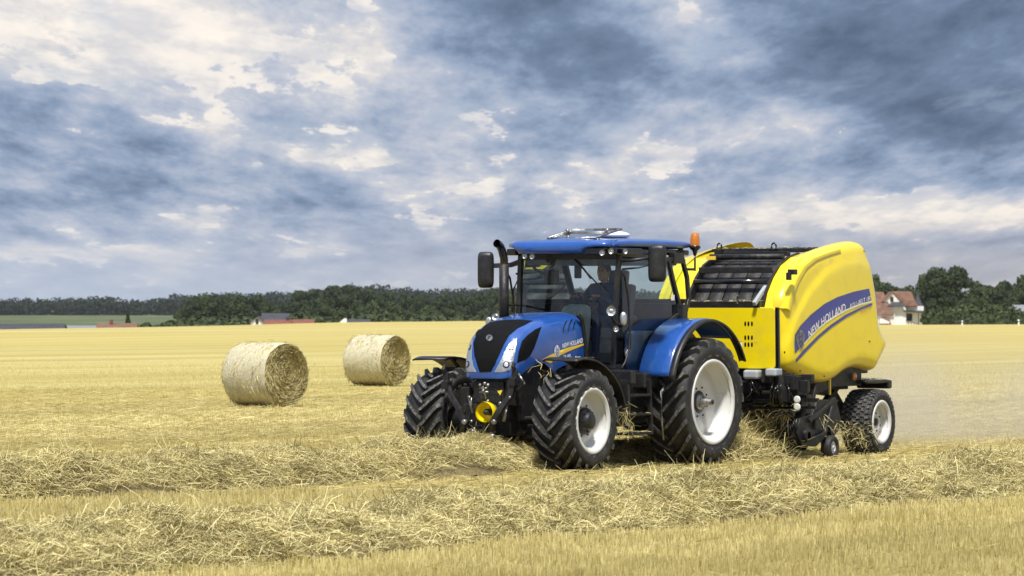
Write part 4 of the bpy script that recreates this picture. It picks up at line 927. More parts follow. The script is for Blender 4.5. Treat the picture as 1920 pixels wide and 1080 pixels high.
def yfun(x, z):
    dd = dist_poly((x, z), DA)
    r = .16; t = min(1, dd / r); y = -.16 + .16 * math.sqrt(max(0, 1 - (1 - t) ** 2))
    # broad crown and a pressed step following the front and top edge
    zz = 2.93 - .50 * ((1.0 - x) / 2.1) ** 2 if x < 1 else 2.93 - .26 * (x - 1.0) - .30 * max(0, x - 1.6) ** 2
    sref = (terp([(-.2, 2.5), (.25, 2.62), (.7, 2.68), (1.2, 2.64), (1.7, 2.5), (2.2, 2.22), (2.6, 1.85), (2.85, 1.4), (2.95, 1.0)], x))
    k = 1 / (1 + math.exp(-(z - sref) / .018)); y -= .03 * (k) * 1.0
    y += .05 * math.cos((x - 1.4) * .9) * math.cos((z - 1.9) * .9) - .03
    return y
def shell_panel(outline, y0, yf, name, m, parent, step=.07, sg=1, back=.30, rings=(.012, .03, .06, .1, .15)):
    extra = []; n = len(outline)
    area = sum(outline[i][0] * outline[(i + 1) % n][1] - outline[(i + 1) % n][0] * outline[i][1] for i in range(n))
    arr = np.array(outline)
    for dd in rings:
        for i in range(n):
            a, b = Vector(outline[i - 1]), Vector(outline[(i + 1) % n]); t = (b - a).normalized(); nn = Vector((-t.y, t.x)) * (1 if area > 0 else -1)
            p = Vector(outline[i]) + nn * dd
            if dist_poly(p, arr) > dd * .93: extra.append(tuple(p))
    xs = [p[0] for p in outline]; zs = [p[1] for p in outline]; x = min(xs)
    while x < max(xs):
        z = min(zs)
        while z < max(zs):
            if dist_poly((x, z), arr) > max(rings) + step * .4: extra.append((x, z))
            z += step
        x += step
    V2, F2 = fill2d([outline], 0, extra)
    mb = MB(); mb.add([(p[0], sg * (y0 + yf(*p)), p[1]) for p in V2], F2, 0, True)
    vs = [(p[0], sg * (y0 + yf(*p)), p[1]) for p in outline] + [(p[0], sg * (y0 - back), p[1]) for p in outline]
    mb.add(vs, [(i, (i + 1) % n, (i + 1) % n + n, i + n) for i in range(n)], 0, True)
    return mb.build(name, m, parent)
door = shell_panel(door_o, YS + .0, yfun, 'side_shield', M['yellow'], BA, .06, back=.22); shell_panel(door_o, YS, yfun, 'side_shield', M['yellow'], BA, .10, sg=-1, back=.22)
DV = mesh_bvh([door])
band = [(1490, 663), (1489, 645), (1490, 628), (1500, 611), (1520, 590), (1545, 570), (1570, 557), (1600, 547), (1629, 541), (1633.5, 563), (1610, 570), (1585, 580), (1560, 594), (1535, 613), (1512, 637), (1497, 655)]
decal('brand_stripe', FB, DV, [band], M['decalblue'], BA, .006, 7)
line = [(1492, 680), (1510, 660), (1535, 634), (1560, 613), (1590, 593), (1615, 580), (1635, 572), (1635, 568), (1612, 577), (1585, 590), (1557, 609), (1533, 629), (1508, 654), (1491, 674)]
decal('pin_stripe', FB, DV, [line], M['decalblue'], BA, .007, 3)
gl_ = [(1497, 657), (1512, 639.5), (1535, 615.5), (1560, 596.5), (1585, 582.5), (1610, 572.5), (1634, 565.5), (1634, 563.5), (1610, 570.5), (1585, 580.5), (1560, 594.5), (1535, 613.5), (1512, 637.5), (1498, 654)]
decal('white_edge', FB, DV, [gl_], M['white'], BA, .009, 3)
text_decal('brand_lettering', FB, DV, 'NEW HOLLAND', [(1516, 636), (1532, 619), (1550, 604), (1568, 593), (1585, 584)], [(1514, 621), (1530, 604), (1548, 589), (1567, 577), (1584, 568)], M['white'], BA, bold=.012, shear=.08)
text_decal('model_lettering', FB, DV, 'ROLL-BELT 180', [(1592, 579), (1612, 570), (1632, 562)], [(1593, 570), (1612, 561.5), (1631.5, 554)], M['white'], BA, bold=.004, shear=.2)
text_decal('option_lettering', FB, DV, 'CROPCUTTER', [(1612, 590), (1633, 580)], [(1613, 584), (1633, 574)], M['red'], BA, bold=.0, shear=.25)
leaf_logo(FB, DV, 1500, 637, 8.5, 18, BA, .012, True)
# chamber body
core = [(2.80, .80), (2.72, 1.98), (2.36, 2.36), (2.05, 2.54), (.9, 2.6), (.5, 2.55), (.32, 2.0), (.25, 1.25), (1.0, .95), (1.8, .8)]
mb = MB(); mb.prism(core, -.78, .78); mb.build('bale_chamber', M['iron'], BA, .02)
# rear hatch
mb = MB(); mb.prism([(.6, 2.72), (.15, 2.45), (-.02, 1.9), (.0, 1.5), (.2, 1.15), (.6, 1.1)], -.70, .70); mb.build('tailgate', M['yellow'], BA, .03)
# front shield
def rr(x0, z0, x1, z1, r, n=6):
    P = []
    for (cx, cz, a) in ((x1 - r, z1 - r, 0), (x0 + r, z1 - r, 90), (x0 + r, z0 + r, 180), (x1 - r, z0 + r, 270)):
        P += [(cx + r * math.cos(R_(a + 90 * k / n)), cz + r * math.sin(R_(a + 90 * k / n))) for k in range(n + 1)]
    return P
FX = 2.88
pA = FB.x(1453, 576, FX); pB = FB.x(1453, 692, FX)
mb = MB(); mb.prism(rr(-.98, pB.z, pA.y, pA.z, .05), FX - .04, FX, axis='x'); fs_ = mb.build('front_shield', M['yellow'], BA, .012)
FSV = mesh_bvh([fs_])
for v in (607, 633, 646):
    for u in (1397.5, 1403.5, 1410):
        decal('vent_slot', FB, FSV, [[(u + 1.9 * math.cos(t * .4833), v + 4.6 * math.sin(t * .4833)) for t in range(13)]], M['gloss'], fs_, .003, 0)
for (u, v) in ((1388, 637), (1417, 639)): decal('warning_label', FB, FSV, [[(u - 4, v + 3), (u + 4, v + 3), (u, v - 4)]], M['gold'], fs_, .003, 0)
decal('white_label', FB, FSV, [[(1386, 643), (1392, 642), (1392, 650), (1386, 651)]], M['white'], fs_, .003, 0)
mb = MB(); mb.beam([FB.x(1457.5, 576, FX - .01), FB.x(1459, 692, FX - .01)], .05, .05, up=(1, 0, 0)); mb.build('shield_seal', M['gloss'], BA, .01)
seam = [(1466, 600), (1500, 560), (1545, 520), (1600, 505), (1632, 509), (1632, 507.6), (1600, 503.4), (1544, 518.3), (1499, 558.4), (1465.5, 598)]
for (u, v) in ((1474, 560), (1471, 660), (1620, 470), (1630, 640), (1545, 705), (1500, 695)): decal('bolt_head', FB, DV, [[(u + 1.4 * math.cos(t * .785), v + 1.6 * math.sin(t * .785)) for t in range(8)]], M['gloss'], BA, .006, 0)
# corner strips that carry the shields forward, near and far
def strip(sg):
    prof = [FB.y(u, v, YS - .12) for u, v in ((1463, 577), (1469, 548), (1480, 520), (1494, 496), (1512, 481), (1530, 474), (1560, 464))]
    mb = MB(); vs = []
    for p in prof:
        for (y, k) in ((.64 if sg > 0 else .53, 0), (.97, 0), (.985, -.03), (.985, -.10), (.64 if sg > 0 else .53, -.05)): vs.append((p.x + k * .9, sg * y, p.z + k * .4 - .01))
    n = 5; m = len(prof); mb.add(vs, [(i * n + j, i * n + (j + 1) % n, (i + 1) * n + (j + 1) % n, (i + 1) * n + j) for i in range(m - 1) for j in range(n)] + [tuple(range(n)), tuple(reversed(range((m - 1) * n, m * n)))], 0, False)
    return mb.build('corner_panel', M['yellow'], BA, .006), prof
s1, prof = strip(1); strip(-1)
mb = MB(); pp = FB.y(1481, 512, 1.0)
mb.box(FB.x(1486, 510, 2.75), (.1, .10, .07)); mb.box(FB.x(1479, 518, 2.8), (.06, .06, .1)); mb.build('latch', M['black'], BA, .008)
# side arms of the opening, dark arc
for sg in (1, -1):
    mb = MB(); vs = []
    for p in prof[:-1]:
        for (y, k) in ((.0, .015), (.035, .015), (.035, -.2), (.0, -.2)): vs.append((p.x + k, sg * (y + (.60 if sg > 0 else .49)), p.z + k * .4))
    m = len(prof) - 1; mb.add(vs, [(i * 4 + j, i * 4 + (j + 1) % 4, (i + 1) * 4 + (j + 1) % 4, (i + 1) * 4 + j) for i in range(m - 1) for j in range(4)] + [(0, 1, 2, 3), tuple(range((m - 1) * 4, m * 4))], 0); mb.build('side_plate', M['black'], BA)
# belts
nb = 5; wv = 1.08 / nb
for k in range(nb):
    y0 = -.49 + wv * k + .01; y1 = -.49 + wv * (k + 1) - .01; mb = MB(); vs = []
    P = [(2.90, 2.0), (2.81, 2.14), (2.60, 2.40), (2.38, 2.60), (2.1, 2.69), (1.8, 2.71), (1.2, 2.73)]
    for (x, z) in P: vs += [(x - .13, y0, z - .05), (x - .13, y1, z - .05), (x - .15, y1, z - .07), (x - .15, y0, z - .07)]
    m = len(P); mb.add(vs, [(i * 4 + j, i * 4 + (j + 1) % 4, (i + 1) * 4 + (j + 1) % 4, (i + 1) * 4 + j) for i in range(m - 1) for j in range(4)], 0, True); mb.build('belt', M['belt'], BA)
def xbar(name, x, z, w, h, m, y=.60, round_=False):
    mb = MB()
    if round_: mb.tube([(x, -y if y > .75 else -.5, z), (x, y, z)], w, 14)
    else: mb.beam([(x, -y if y > .75 else -.5, z), (x, y, z)], w, h)
    return mb.build(name, m, BA, 0 if round_ else .006)
p1 = FB.y(1446, 528, .62); xbar('roller', p1.x + .06, p1.z, .035, 0, M['gloss'], round_=True)
p2 = FB.y(1455, 506, .62); xbar('cross_beam', p2.x + .06, p2.z, .03, .08, M['black'])
p3 = FB.y(1475, 481, .62); xbar('roller', p3.x + .05, p3.z, .04, 0, M['iron'], round_=True)
xbar('cross_beam', 2.0, 2.735, .10, .06, M['black']); xbar('cross_beam', 1.5, 2.79, .12, .05, M['black'], .8); xbar('roller', 1.1, 2.80, .035, 0, M['gloss'], .8, True)
pb = FB.x(1400, 573, FX - .05); xbar('lower_beam', 2.83, 2.055, .10, .09, M['black'], .62)
for sy in (.35, -.42):
    mb = MB(); c0 = Vector((2.05 if sy < 0 else 1.95, sy, 2.80)); mb.tube([c0 + Vector((0, .035 * math.cos(t), .05 * math.sin(t) + .03)) for t in [k * math.pi / 6 for k in range(-1, 8)]], .012, 8); mb.box(c0 + Vector((0, 0, -.03)), (.08, .1, .05)); mb.build('lifting_eye', M['gloss'], BA)
mb = MB(); mb.box((2.42, -.35, 2.68), (.02, .14, .05)); mb.build('warning_label', M['gold'], BA)
mb = MB(); mb.beam([FB.y(1414, 570, .58), FB.y(1431, 545, .58), FB.y(1436, 538, .58)], .06, .05, up=(0, 1, 0)); mb.build('belt_guide', M['greyplastic'], BA, .01)
# wheels
wb = wheel_group(BA, .455, .44, .275, 38, 0, 'baler')
place_wheel(wb, (0, 1.02 - .22, .45)); place_wheel(wb, (0, -(1.02 - .22), .45), True)
for o in list(BA.children):
    if 'used' in o: del o['used']
# running gear
mb = MB(); mb.beam([(0, -.75, .45), (0, .75, .45)], .12, .12); mb.beam([(0, .48, .45), (.5, .48, .85), (1.6, .5, .95)], .09, .16, up=(0, 1, 0)); mb.beam([(0, -.48, .45), (.5, -.48, .85), (1.6, -.5, .95)], .09, .16, up=(0, 1, 0)); mb.span((.2, -.6, .9), (2.9, .6, 1.05)); mb.build('axle_frame', M['iron'], BA, .015)
mb = MB(); mb.span((-.35, .45, .98), (.35, .95, 1.03)); mb.box((-.4, .7, .96), (.12, .5, .12)); mb.build('bumper', M['black'], BA, .03); 
mb = MB(); mb.span((.2, .58, .95), (1.15, .80, 1.24)); mb.beam([(.1, .7, 1.14), (-.15, .7, 1.14)], .05, .05); mb.beam([(.25, .55, 1.1), (1.0, .55, .6)], .08, .1, up=(0, 1, 0)); mb.build('side_frame', M['iron'], BA, .012)
mb = MB(); mb.lathe([(0, .055), (.012, .055), (.012, 0)], tuple(FB.y(1602, 706, .84)), n=14); mb.build('amber_reflector', M['amber'], BA)
# drawbar to the tractor
mb = MB(); mb.beam([(1.9, .35, .9), (3.0, .25, .75), (3.9, .05, .50)], .12, .16); mb.beam([(1.9, -.35, .9), (3.0, -.25, .75), (3.9, -.05, .50)], .12, .16); mb.tube([(2.9, 0, .95), (3.3, 0, .85), (4.2, 0, .72)], .07, 14); mb.build('drawbar', M['iron'], BA, .01)
# pickup header below the shield
mb = MB(); mb.lathe([(-.95, .17), (.95, .17)], (2.25, 0, .30), n=22); mb.build('pickup_drum', M['iron'], BA)
mb = MB()
for k in range(26):
    y = -.92 + k * .0736
    for j in range(5):
        a = R_(-30 + 52 * j + 11 * (k % 3)); mb.tube([(2.25 + .16 * math.cos(a), y, .30 + .16 * math.sin(a)), (2.25 + .25 * math.cos(a + .25), y, .30 + .25 * math.sin(a + .25))], .005, 4)
t_ = mb.build('pickup_tines', M['steel'], BA); t_['kind'] = 'stuff'
mb = MB(); 
for sg in (1, -1): mb.prism([(1.25, .78), (1.5, .62), (1.62, .30), (1.95, .17), (2.35, .20), (2.52, .38), (2.40, .56), (2.05, .60), (1.9, .80)], sg * .93, sg * .975)
mb.tube([(1.5, .99, .7), (1.75, 1.0, .35), (2.3, 1.0, .25)], .02); mb.beam([(1.35, .96, .8), (2.2, 1.0, .52)], .04, .05); mb.box((1.95, 1.0, .47), (.16, .05, .12)); mb.lathe([(.96, .09), (1.02, .09), (1.03, .05)], (2.25, 0, .33), n=16)
mb.beam([(2.0, .9, .6), (1.85, .9, 1.0)], .08, .06); mb.span((1.4, -.92, .45), (2.0, .92, .75)); mb.box((1.35, .9, .5), (.35, .12, .35), ('Y', .5)); mb.build('pickup_frame', M['iron'], BA, .015)
mb = MB(); mb.tube([(2.6, -.98, .62), (2.6, .98, .62)], .035, 12); mb.beam([(2.6, .9, .62), (2.2, .97, .75)], .03, .05); mb.beam([(2.6, -.9, .62), (2.2, -.97, .75)], .03, .05); mb.build('wind_guard', M['iron'], BA)
mb = MB(); mb.beam([FB.x(1385, 753, 2.9), FB.x(1535, 750, 2.9)], .05, .05); mb.beam([FB.x(1385, 765, 2.8), FB.x(1530, 764, 2.8)], .04, .04); mb.build('front_rail', M['gloss'], BA, .008)
for v in (749, 763):
    mb = MB(); pr = FB.x(1495, v, 2.95); mb.lathe([(0, .048), (.012, .048), (.014, .03), (.014, 0)], tuple(pr), axis='x', n=20); mb.build('round_reflector', M['rim'], BA)
mb = MB(); a1_ = FB.x(1413, 702, 2.9); mb.box(a1_, (.2, .22, .12)); mb.build('twine_motor', M['greyplastic'], BA, .03)
mb = MB(); a1_ = FB.x(1451, 698, 2.9); mb.box(a1_, (.2, .16, .10)); mb.build('control_box', M['greyplastic'], BA, .02)
mb = MB(); rs = random.Random(3)
for k in range(16):
    u = 1400 + rs.random() * 130; v = 705 + rs.random() * 40; x0 = 2.75 + rs.random() * .15; a_p = FB.x(u, v, x0); mb.box(a_p, (.06 + rs.random() * .1, .05 + rs.random() * .12, .04 + rs.random() * .14))
mb.span((2.55, -.8, .8), (2.8, .85, 1.22)); mb.build('gearbox', M['iron'], BA, .01)
mb = MB()
for k in range(9):
    u = 1405 + rs.random() * 120; v = 706 + rs.random() * 20; P = [FB.x(u, v, 2.95), FB.x(u + rs.uniform(-12, 12), v + 16, 3.0), FB.x(u + rs.uniform(-18, 18), v + 32 + rs.random() * 10, 2.92)]; mb.tube(P, .012, 7)
mb.build('hydraulic_hose', M['gloss'], BA)
mb = MB(); p_ = FB.y(1556, 722, .9); mb.box(p_, (.03, .02, .26)); mb.build('level_tag', M['gold'], BA)
mb = MB(); p_ = FB.y(1569, 780, .75); mb.box(p_, (.03, .02, .16)); mb.build('white_label', M['rim'], BA)
# gauge wheel
gp = FB.y(1565, 838, 1.05)
gw = empty('gauge_wheel', (gp.x, gp.y - .07, .155), 0, BA)
mb = MB(); mb.lathe([(.03, .075), (.06, .085), (.075, .115), (.065, .145), (.035, .158), (-.035, .158), (-.065, .145), (-.075, .115), (-.06, .085), (-.03, .075)], n=32); mb.build('tyre', M['rubber'], gw)
mb = MB(); mb.lathe([(.055, .086), (.045, .08), (.03, .07), (.03, .03), (.06, .025), (.06, 0)], n=28); mb.build('rim', M['rim'], gw)
mb = MB(); mb.beam([(gp.x, gp.y - .16, .155), (gp.x + .1, gp.y - .17, .45), (gp.x + .1, gp.y - .17, .7)], .04, .06, up=(0, 1, 0)); mb.lathe([(-.1, .02), (.0, .02)], (gp.x, gp.y - .07, .155), n=10); mb.build('gauge_wheel_arm', M['iron'], BA, .006)
# straw caught on the machines
def tuft(name, pts, n, ln, parent_fr, parent, sp=.08):
    P = []; 
    for (p, k) in pts: P.append(np.array(p)[None] + rng.normal(0, sp, (int(n * k), 3)) * np.array([[1, 1, .8]]))
    P = np.concatenate(P); q_ = len(P); th = rng.uniform(0, 6.28, q_); el = rng.normal(-.5, .6, q_); D = np.stack([np.cos(th) * np.cos(el), np.sin(th) * np.cos(el), np.sin(el)], 1)
    V, F = ribbons(P, D, rng.uniform(*ln, q_), rng.uniform(.004, .008, q_), rng.normal(0, .025, (q_, 3))); o = raw_mesh(name, V, F, M['straw'], parent); o['kind'] = 'stuff'; return o
tuft('caught_straw', [(FB.y(1523, 772, .85), 1), (FB.y(1528, 790, .85), .7), (FB.y(1515, 785, .8), .4), (FB.x(1430, 768, 2.6), .5), (FB.x(1470, 770, 2.6), .6)], 110, (.08, .3), FB, BA, .05)
tuft('caught_straw', [(FB.y(1570 + k * 10, 800 + (k % 3) * 12, 1.0), .35) for k in range(8)], 80, (.04, .14), FB, BA, .06)
tuft('caught_straw', [(FT.y(1172, 770, 1.1), 1), (FT.y(1165, 790, 1.15), .8), (FT.x(1020, 692, 2.75), .6)], 26, (.08, .25), FT, TR, .06)
# loose straw fed up in front of the pickup
tw = TC - Vector((0, 0, 0))
n = 9000; a_l = rng.uniform(0, 1, n); P = []
for k in range(n):
    x = 2.3 + rng.random() * 1.9; hh = .28 + .32 * (1 - (x - 2.3) / 1.9) ; y = rng.normal(0, .42); P.append((x, max(-.95, min(.95, y)), max(.02, hh * rng.random() ** .5 * (1 - (abs(y) / 1.1) ** 2) + .02)))
P = np.array(P); th = rng.uniform(0, 6.28, n); el = rng.normal(.15, .45, n); D = np.stack([np.cos(th) * np.cos(el), np.sin(th) * np.cos(el), np.sin(el)], 1)
V, F = ribbons(P, D, rng.uniform(.1, .35, n), rng.uniform(.005, .009, n), rng.normal(0, .03, (n, 3)))
lo = raw_mesh('loose_straw', V, F, M['straw']); lo.location = (FB.R[0], FB.R[1], 0); lo.rotation_euler = (0, 0, FB.rz); tag(lo, 'heap of loose straw being fed into the baler pickup behind the tractor wheel', 'straw', kind='stuff')

# ------------------------------------------------------------------ background: trees, wood, houses
M['leaf1'] = mat('dark_foliage', (.014, .024, .012), .7, col2=(.05, .07, .028), vscale=.35, island=True, spec=.2)
M['leaf2'] = mat('green_foliage', (.022, .036, .014), .7, col2=(.075, .10, .035), vscale=.35, island=True, spec=.2)
M['leaf3'] = mat('grey_green_foliage', (.05, .065, .035), .7, col2=(.14, .16, .08), vscale=.35, island=True, spec=.2)
M['leafb'] = mat('far_wood_foliage', (.012, .018, .014), .8, col2=(.03, .042, .028), vscale=.2, island=True, spec=.1)
M['bark'] = mat('bark', (.05, .04, .03), .9)
def crown_quads(lobes, n, size):
    """leaf clumps spread over and inside a set of lobes (cx,cy,cz,rx,ry,rz)"""
    L_ = np.array(lobes); w = L_[:, 3] * L_[:, 5]; idx = rng.choice(len(L_), n, p=w / w.sum()); c = L_[idx]
    d_ = rng.normal(size=(n, 3)); d_ /= np.linalg.norm(d_, axis=1, keepdims=True); r = 1 - .45 * rng.random(n) ** 2 + rng.normal(0, .05, n)
    P = c[:, :3] + d_ * c[:, 3:] * r[:, None]
    nn = d_ + rng.normal(0, .6, (n, 3)); nn /= np.linalg.norm(nn, axis=1, keepdims=True); t = np.cross(nn, rng.normal(size=(n, 3))); t /= np.linalg.norm(t, axis=1, keepdims=True); b = np.cross(nn, t)
    s = size * rng.uniform(.6, 1.4, n)[:, None]; V = np.stack([P - t * s - b * s * .4, P + t * s * .3 - b * s, P + t * s + b * s * .5, P - t * s * .4 + b * s], 1)
    return V.reshape(-1, 3), np.arange(n * 4).reshape(-1, 4)
def tree_proto(kind, seed):
    r = random.Random(seed); lobes = []
    if kind == 'conifer':
        for k in range(9):
            z = 1.2 + k * 1.1; rr = 2.1 * (1 - k / 9.5)
            for j in range(5): a = r.random() * 6.28; lobes.append((rr * .45 * math.cos(a), rr * .45 * math.sin(a), z, rr * .6, rr * .6, .75))
        top = 11
    elif kind == 'bush':
        for k in range(12): a = r.random() * 6.28; q = r.random() ** .5 * 2.6; lobes.append((q * math.cos(a), q * math.sin(a), .9 + r.random() * 1.8 * (1 - q / 3.4), 1.0 + r.random() * .6, 1.0 + r.random() * .6, .9 + r.random() * .5))
        top = 3
    else:
        for k in range(22):
            a = r.random() * 6.28; t = r.random(); q = 3.4 * math.sin(math.pi * (.18 + .75 * t)) * (.35 + .65 * r.random()); lobes.append((q * math.cos(a), q * math.sin(a), 2.6 + t * 6.2, .9 + r.random() * 1.1, .9 + r.random() * 1.1, .75 + r.random() * .8))
        top = 9
    n = {'conifer': 3500, 'bush': 3000}.get(kind, 6500); V, F = crown_quads(lobes, n, .22)
    e = empty(kind + '_tree' if kind != 'bush' else 'bush', (0, 0, 0)); m = {'conifer': M['leaf1'], 'bush': M['leaf2'], 'dark': M['leaf1'], 'green': M['leaf2'], 'pale': M['leaf3']}[kind]
    e.name = {'conifer': 'conifer_tree', 'bush': 'bush'}.get(kind, 'broadleaf_tree')
    cr = raw_mesh('crown', V, F, m, e)
    mb = MB(); mb.tube([(0, 0, -1), (.05, 0, 1.5), (-.1, .1, top * .75)], .28, 8, scale=[1.2, .9, .3])
    if kind not in ('conifer',):
        for k in range(6): l = lobes[k]; mb.tube([(0, 0, top * .28), (l[0] * .5, l[1] * .5, (top * .28 + l[2]) / 2 + .1), (l[0], l[1], l[2])], .12, 6, scale=[1, .7, .3])
    mb.build('trunk', M['bark'], e); return e
PROTO = {}
def plant(kind, seed, u, vtop, D, wscale, label, group, cat='tree', vbase=None):
    k = (kind, seed % 4 if kind not in ('conifer', 'bush') else seed % 2)
    if k not in PROTO: PROTO[k] = tree_proto(kind, 100 + k[1] * 7 + len(kind)); o = PROTO[k]
    else: o = copy_tree(PROTO[k])
    x = (u - 960) * D / FPX; gz = ground_z(x, D); zt = CAMH + (HOR - vtop) * D / FPX; H0 = {'conifer': 11.0, 'bush': 3.7}.get(kind, 9.7)
    s = max(.3, (zt - gz) / H0); o.location = (x, D, gz); o.scale = (s * wscale, s * wscale, s); o.rotation_euler = (0, 0, seed * 1.7)
    o.name = {'conifer': 'conifer_tree', 'bush': 'bush'}.get(kind, 'broadleaf_tree'); tag(o, label, cat, group); return o
rt = random.Random(11)
def tl(u, pts): return float(np.interp(u, [p[0] for p in pts], [p[1] for p in pts]))
# copse behind the left end of the field
gA = 'trees of the copse behind the left field edge'
for i in range(16):
    u = 352 + i * 10 + rt.uniform(-4, 4); D = 960 if i % 2 else 1010
    plant('dark' if i % 3 else 'green', i, u, tl(u, ((345, 578), (365, 558), (400, 553), (470, 554), (500, 560), (510, 570))) + rt.uniform(-2, 3), D, .62 + .3 * rt.random(), 'round dark copse tree behind the field', gA)
for i in range(12):
    u = 350 + i * 13 + rt.uniform(-4, 4); plant('bush', i, u, 590 + rt.uniform(-6, 6), 900, 1.2, 'low dark bush at the foot of the copse behind the left field edge', 'bushes at the foot of the copse', 'bush')
gB = 'trees of the hedgerow wood behind the field'
topB = ((515, 575), (545, 560), (560, 548), (600, 545), (650, 538), (690, 536), (740, 545), (800, 551), (850, 553), (900, 546), (960, 540), (1010, 538))
for i in range(52):
    u = 522 + (i * 37 % 52) / 52 * 500 + rt.uniform(-4, 4); row = i % 3; D = (1150, 1040, 930)[row]
    plant(('dark', 'dark', 'green')[row] if i % 7 else 'green', i * 3 + row, u, tl(u, topB) + (0, 10, 26)[row] + rt.uniform(-3, 5), D, .62 + .35 * rt.random(),
          ('tall skyline tree behind the field', 'middle-row tree of the wood behind the bales', 'front-row lighter tree behind the bales')[row], gB)
for i in range(22):
    u = 525 + i * 22 + rt.uniform(-5, 5); plant('bush', i, u, 588 + rt.uniform(-7, 5), 860, 1.3, 'bush along the field edge below the wood behind the bales', 'bushes below the wood', 'bush')
plant('conifer', 1, 240, 577, 640, .8, 'small pointed dark conifer behind the brown-roofed house at far left', None)
for u, v in ((283, 600), (298, 603), (333, 590), (130, 606), (150, 605)): plant('bush', int(u), u, v, 660, .7, 'small bush standing in the meadow behind the houses at far left', 'bushes by the left houses', 'bush')
# right side
plant('dark', 1, 1760, 506, 712, .86, 'tall dark tree right of the white house, left part of the big pair', None); plant('dark', 2, 1795, 503, 716, .78, 'tall dark tree beside the big tree right of the white house', None)
plant('green', 3, 1735, 515, 720, .62, 'dark green tree rising directly behind the right end of the white house', None)
gR = 'trees on the skyline at the right edge'
for i, (u, v, D, w) in enumerate(((1640, 520, 760, .6), (1660, 533, 860, .8), (1696, 527, 800, .7), (1685, 534, 860, .9), (1830, 532, 800, .8), (1850, 538, 860, .8), (1868, 524, 780, .6), (1893, 524, 800, .7), (1915, 521, 790, .6), (1938, 520, 800, .8), (1845, 550, 740, .7), (1880, 545, 740, .8), (1905, 545, 745, .8), (1925, 550, 730, .8), (1820, 545, 735, .7))):
    plant('dark' if i % 2 else 'green', i, u, v, D, w * 1.1, 'dark skyline tree behind the white house' if u < 1720 else 'dark skyline tree right of the big tree', gR)
plant('conifer', 0, 1908, 517, 760, .5, 'narrow dark conifer on the skyline near the right edge', None)
for i, (u, v, w) in enumerate(((1758, 566, 1.0), (1775, 570, 1.2), (1796, 572, 1.2), (1757, 588, .8), (1782, 588, 1.1), (1812, 560, 1.1), (1830, 562, 1.3), (1850, 565, 1.3), (1872, 568, 1.4), (1893, 566, 1.3), (1838, 582, 1.3), (1862, 584, 1.3), (1885, 590, 1.2), (1915, 588, 1.2), (1930, 580, 1.2))):
    plant('bush' if i > 4 else 'pale' if False else 'bush', i, u, v, 690 - i, w * (.75 if v < 575 else 1), 'shrub in the hedge at the field edge right of the white house', 'shrubs in the hedge right of the white house', 'shrub')
# far wood: one mass
def far_wood():
    top = ((-100, 562), (0, 561), (60, 560), (120, 559), (195, 554), (240, 561), (300, 558), (330, 552), (365, 552), (400, 549), (500, 549), (560, 546), (620, 540), (650, 534), (700, 532), (745, 538), (790, 543), (830, 540), (880, 541), (930, 539), (1000, 536), (1100, 540), (1300, 548), (1500, 545), (1620, 540), (1660, 538), (1720, 548), (1800, 550), (1870, 540), (2050, 538))
    lob = []
    for row, D in enumerate((2700, 2620, 2540)):
        u = -80
        while u < 2020:
            x = (u - 960) * D / FPX; gz = ground_z(x, D); zt = CAMH + (HOR - tl(u, top) - row * 4 + rt.uniform(-2.5, 2.5)) * D / FPX; rr = rt.uniform(4, 8)
            h = zt - gz
            lob.append((x, D, zt - rr * .6, rr, rr, rr * .6)); 
            for k in range(3): lob.append((x + rt.uniform(-5, 5), D - 3, gz + h * (.15 + .25 * k), rr, rr, h * .22))
            u += rt.uniform(12, 26)
    V, F = crown_quads(lob, 120000, .75); o = raw_mesh('forest', V, F, M['leafb']); tag(o, 'far dark wood along the skyline beyond the valley', 'forest', kind='stuff')
far_wood()
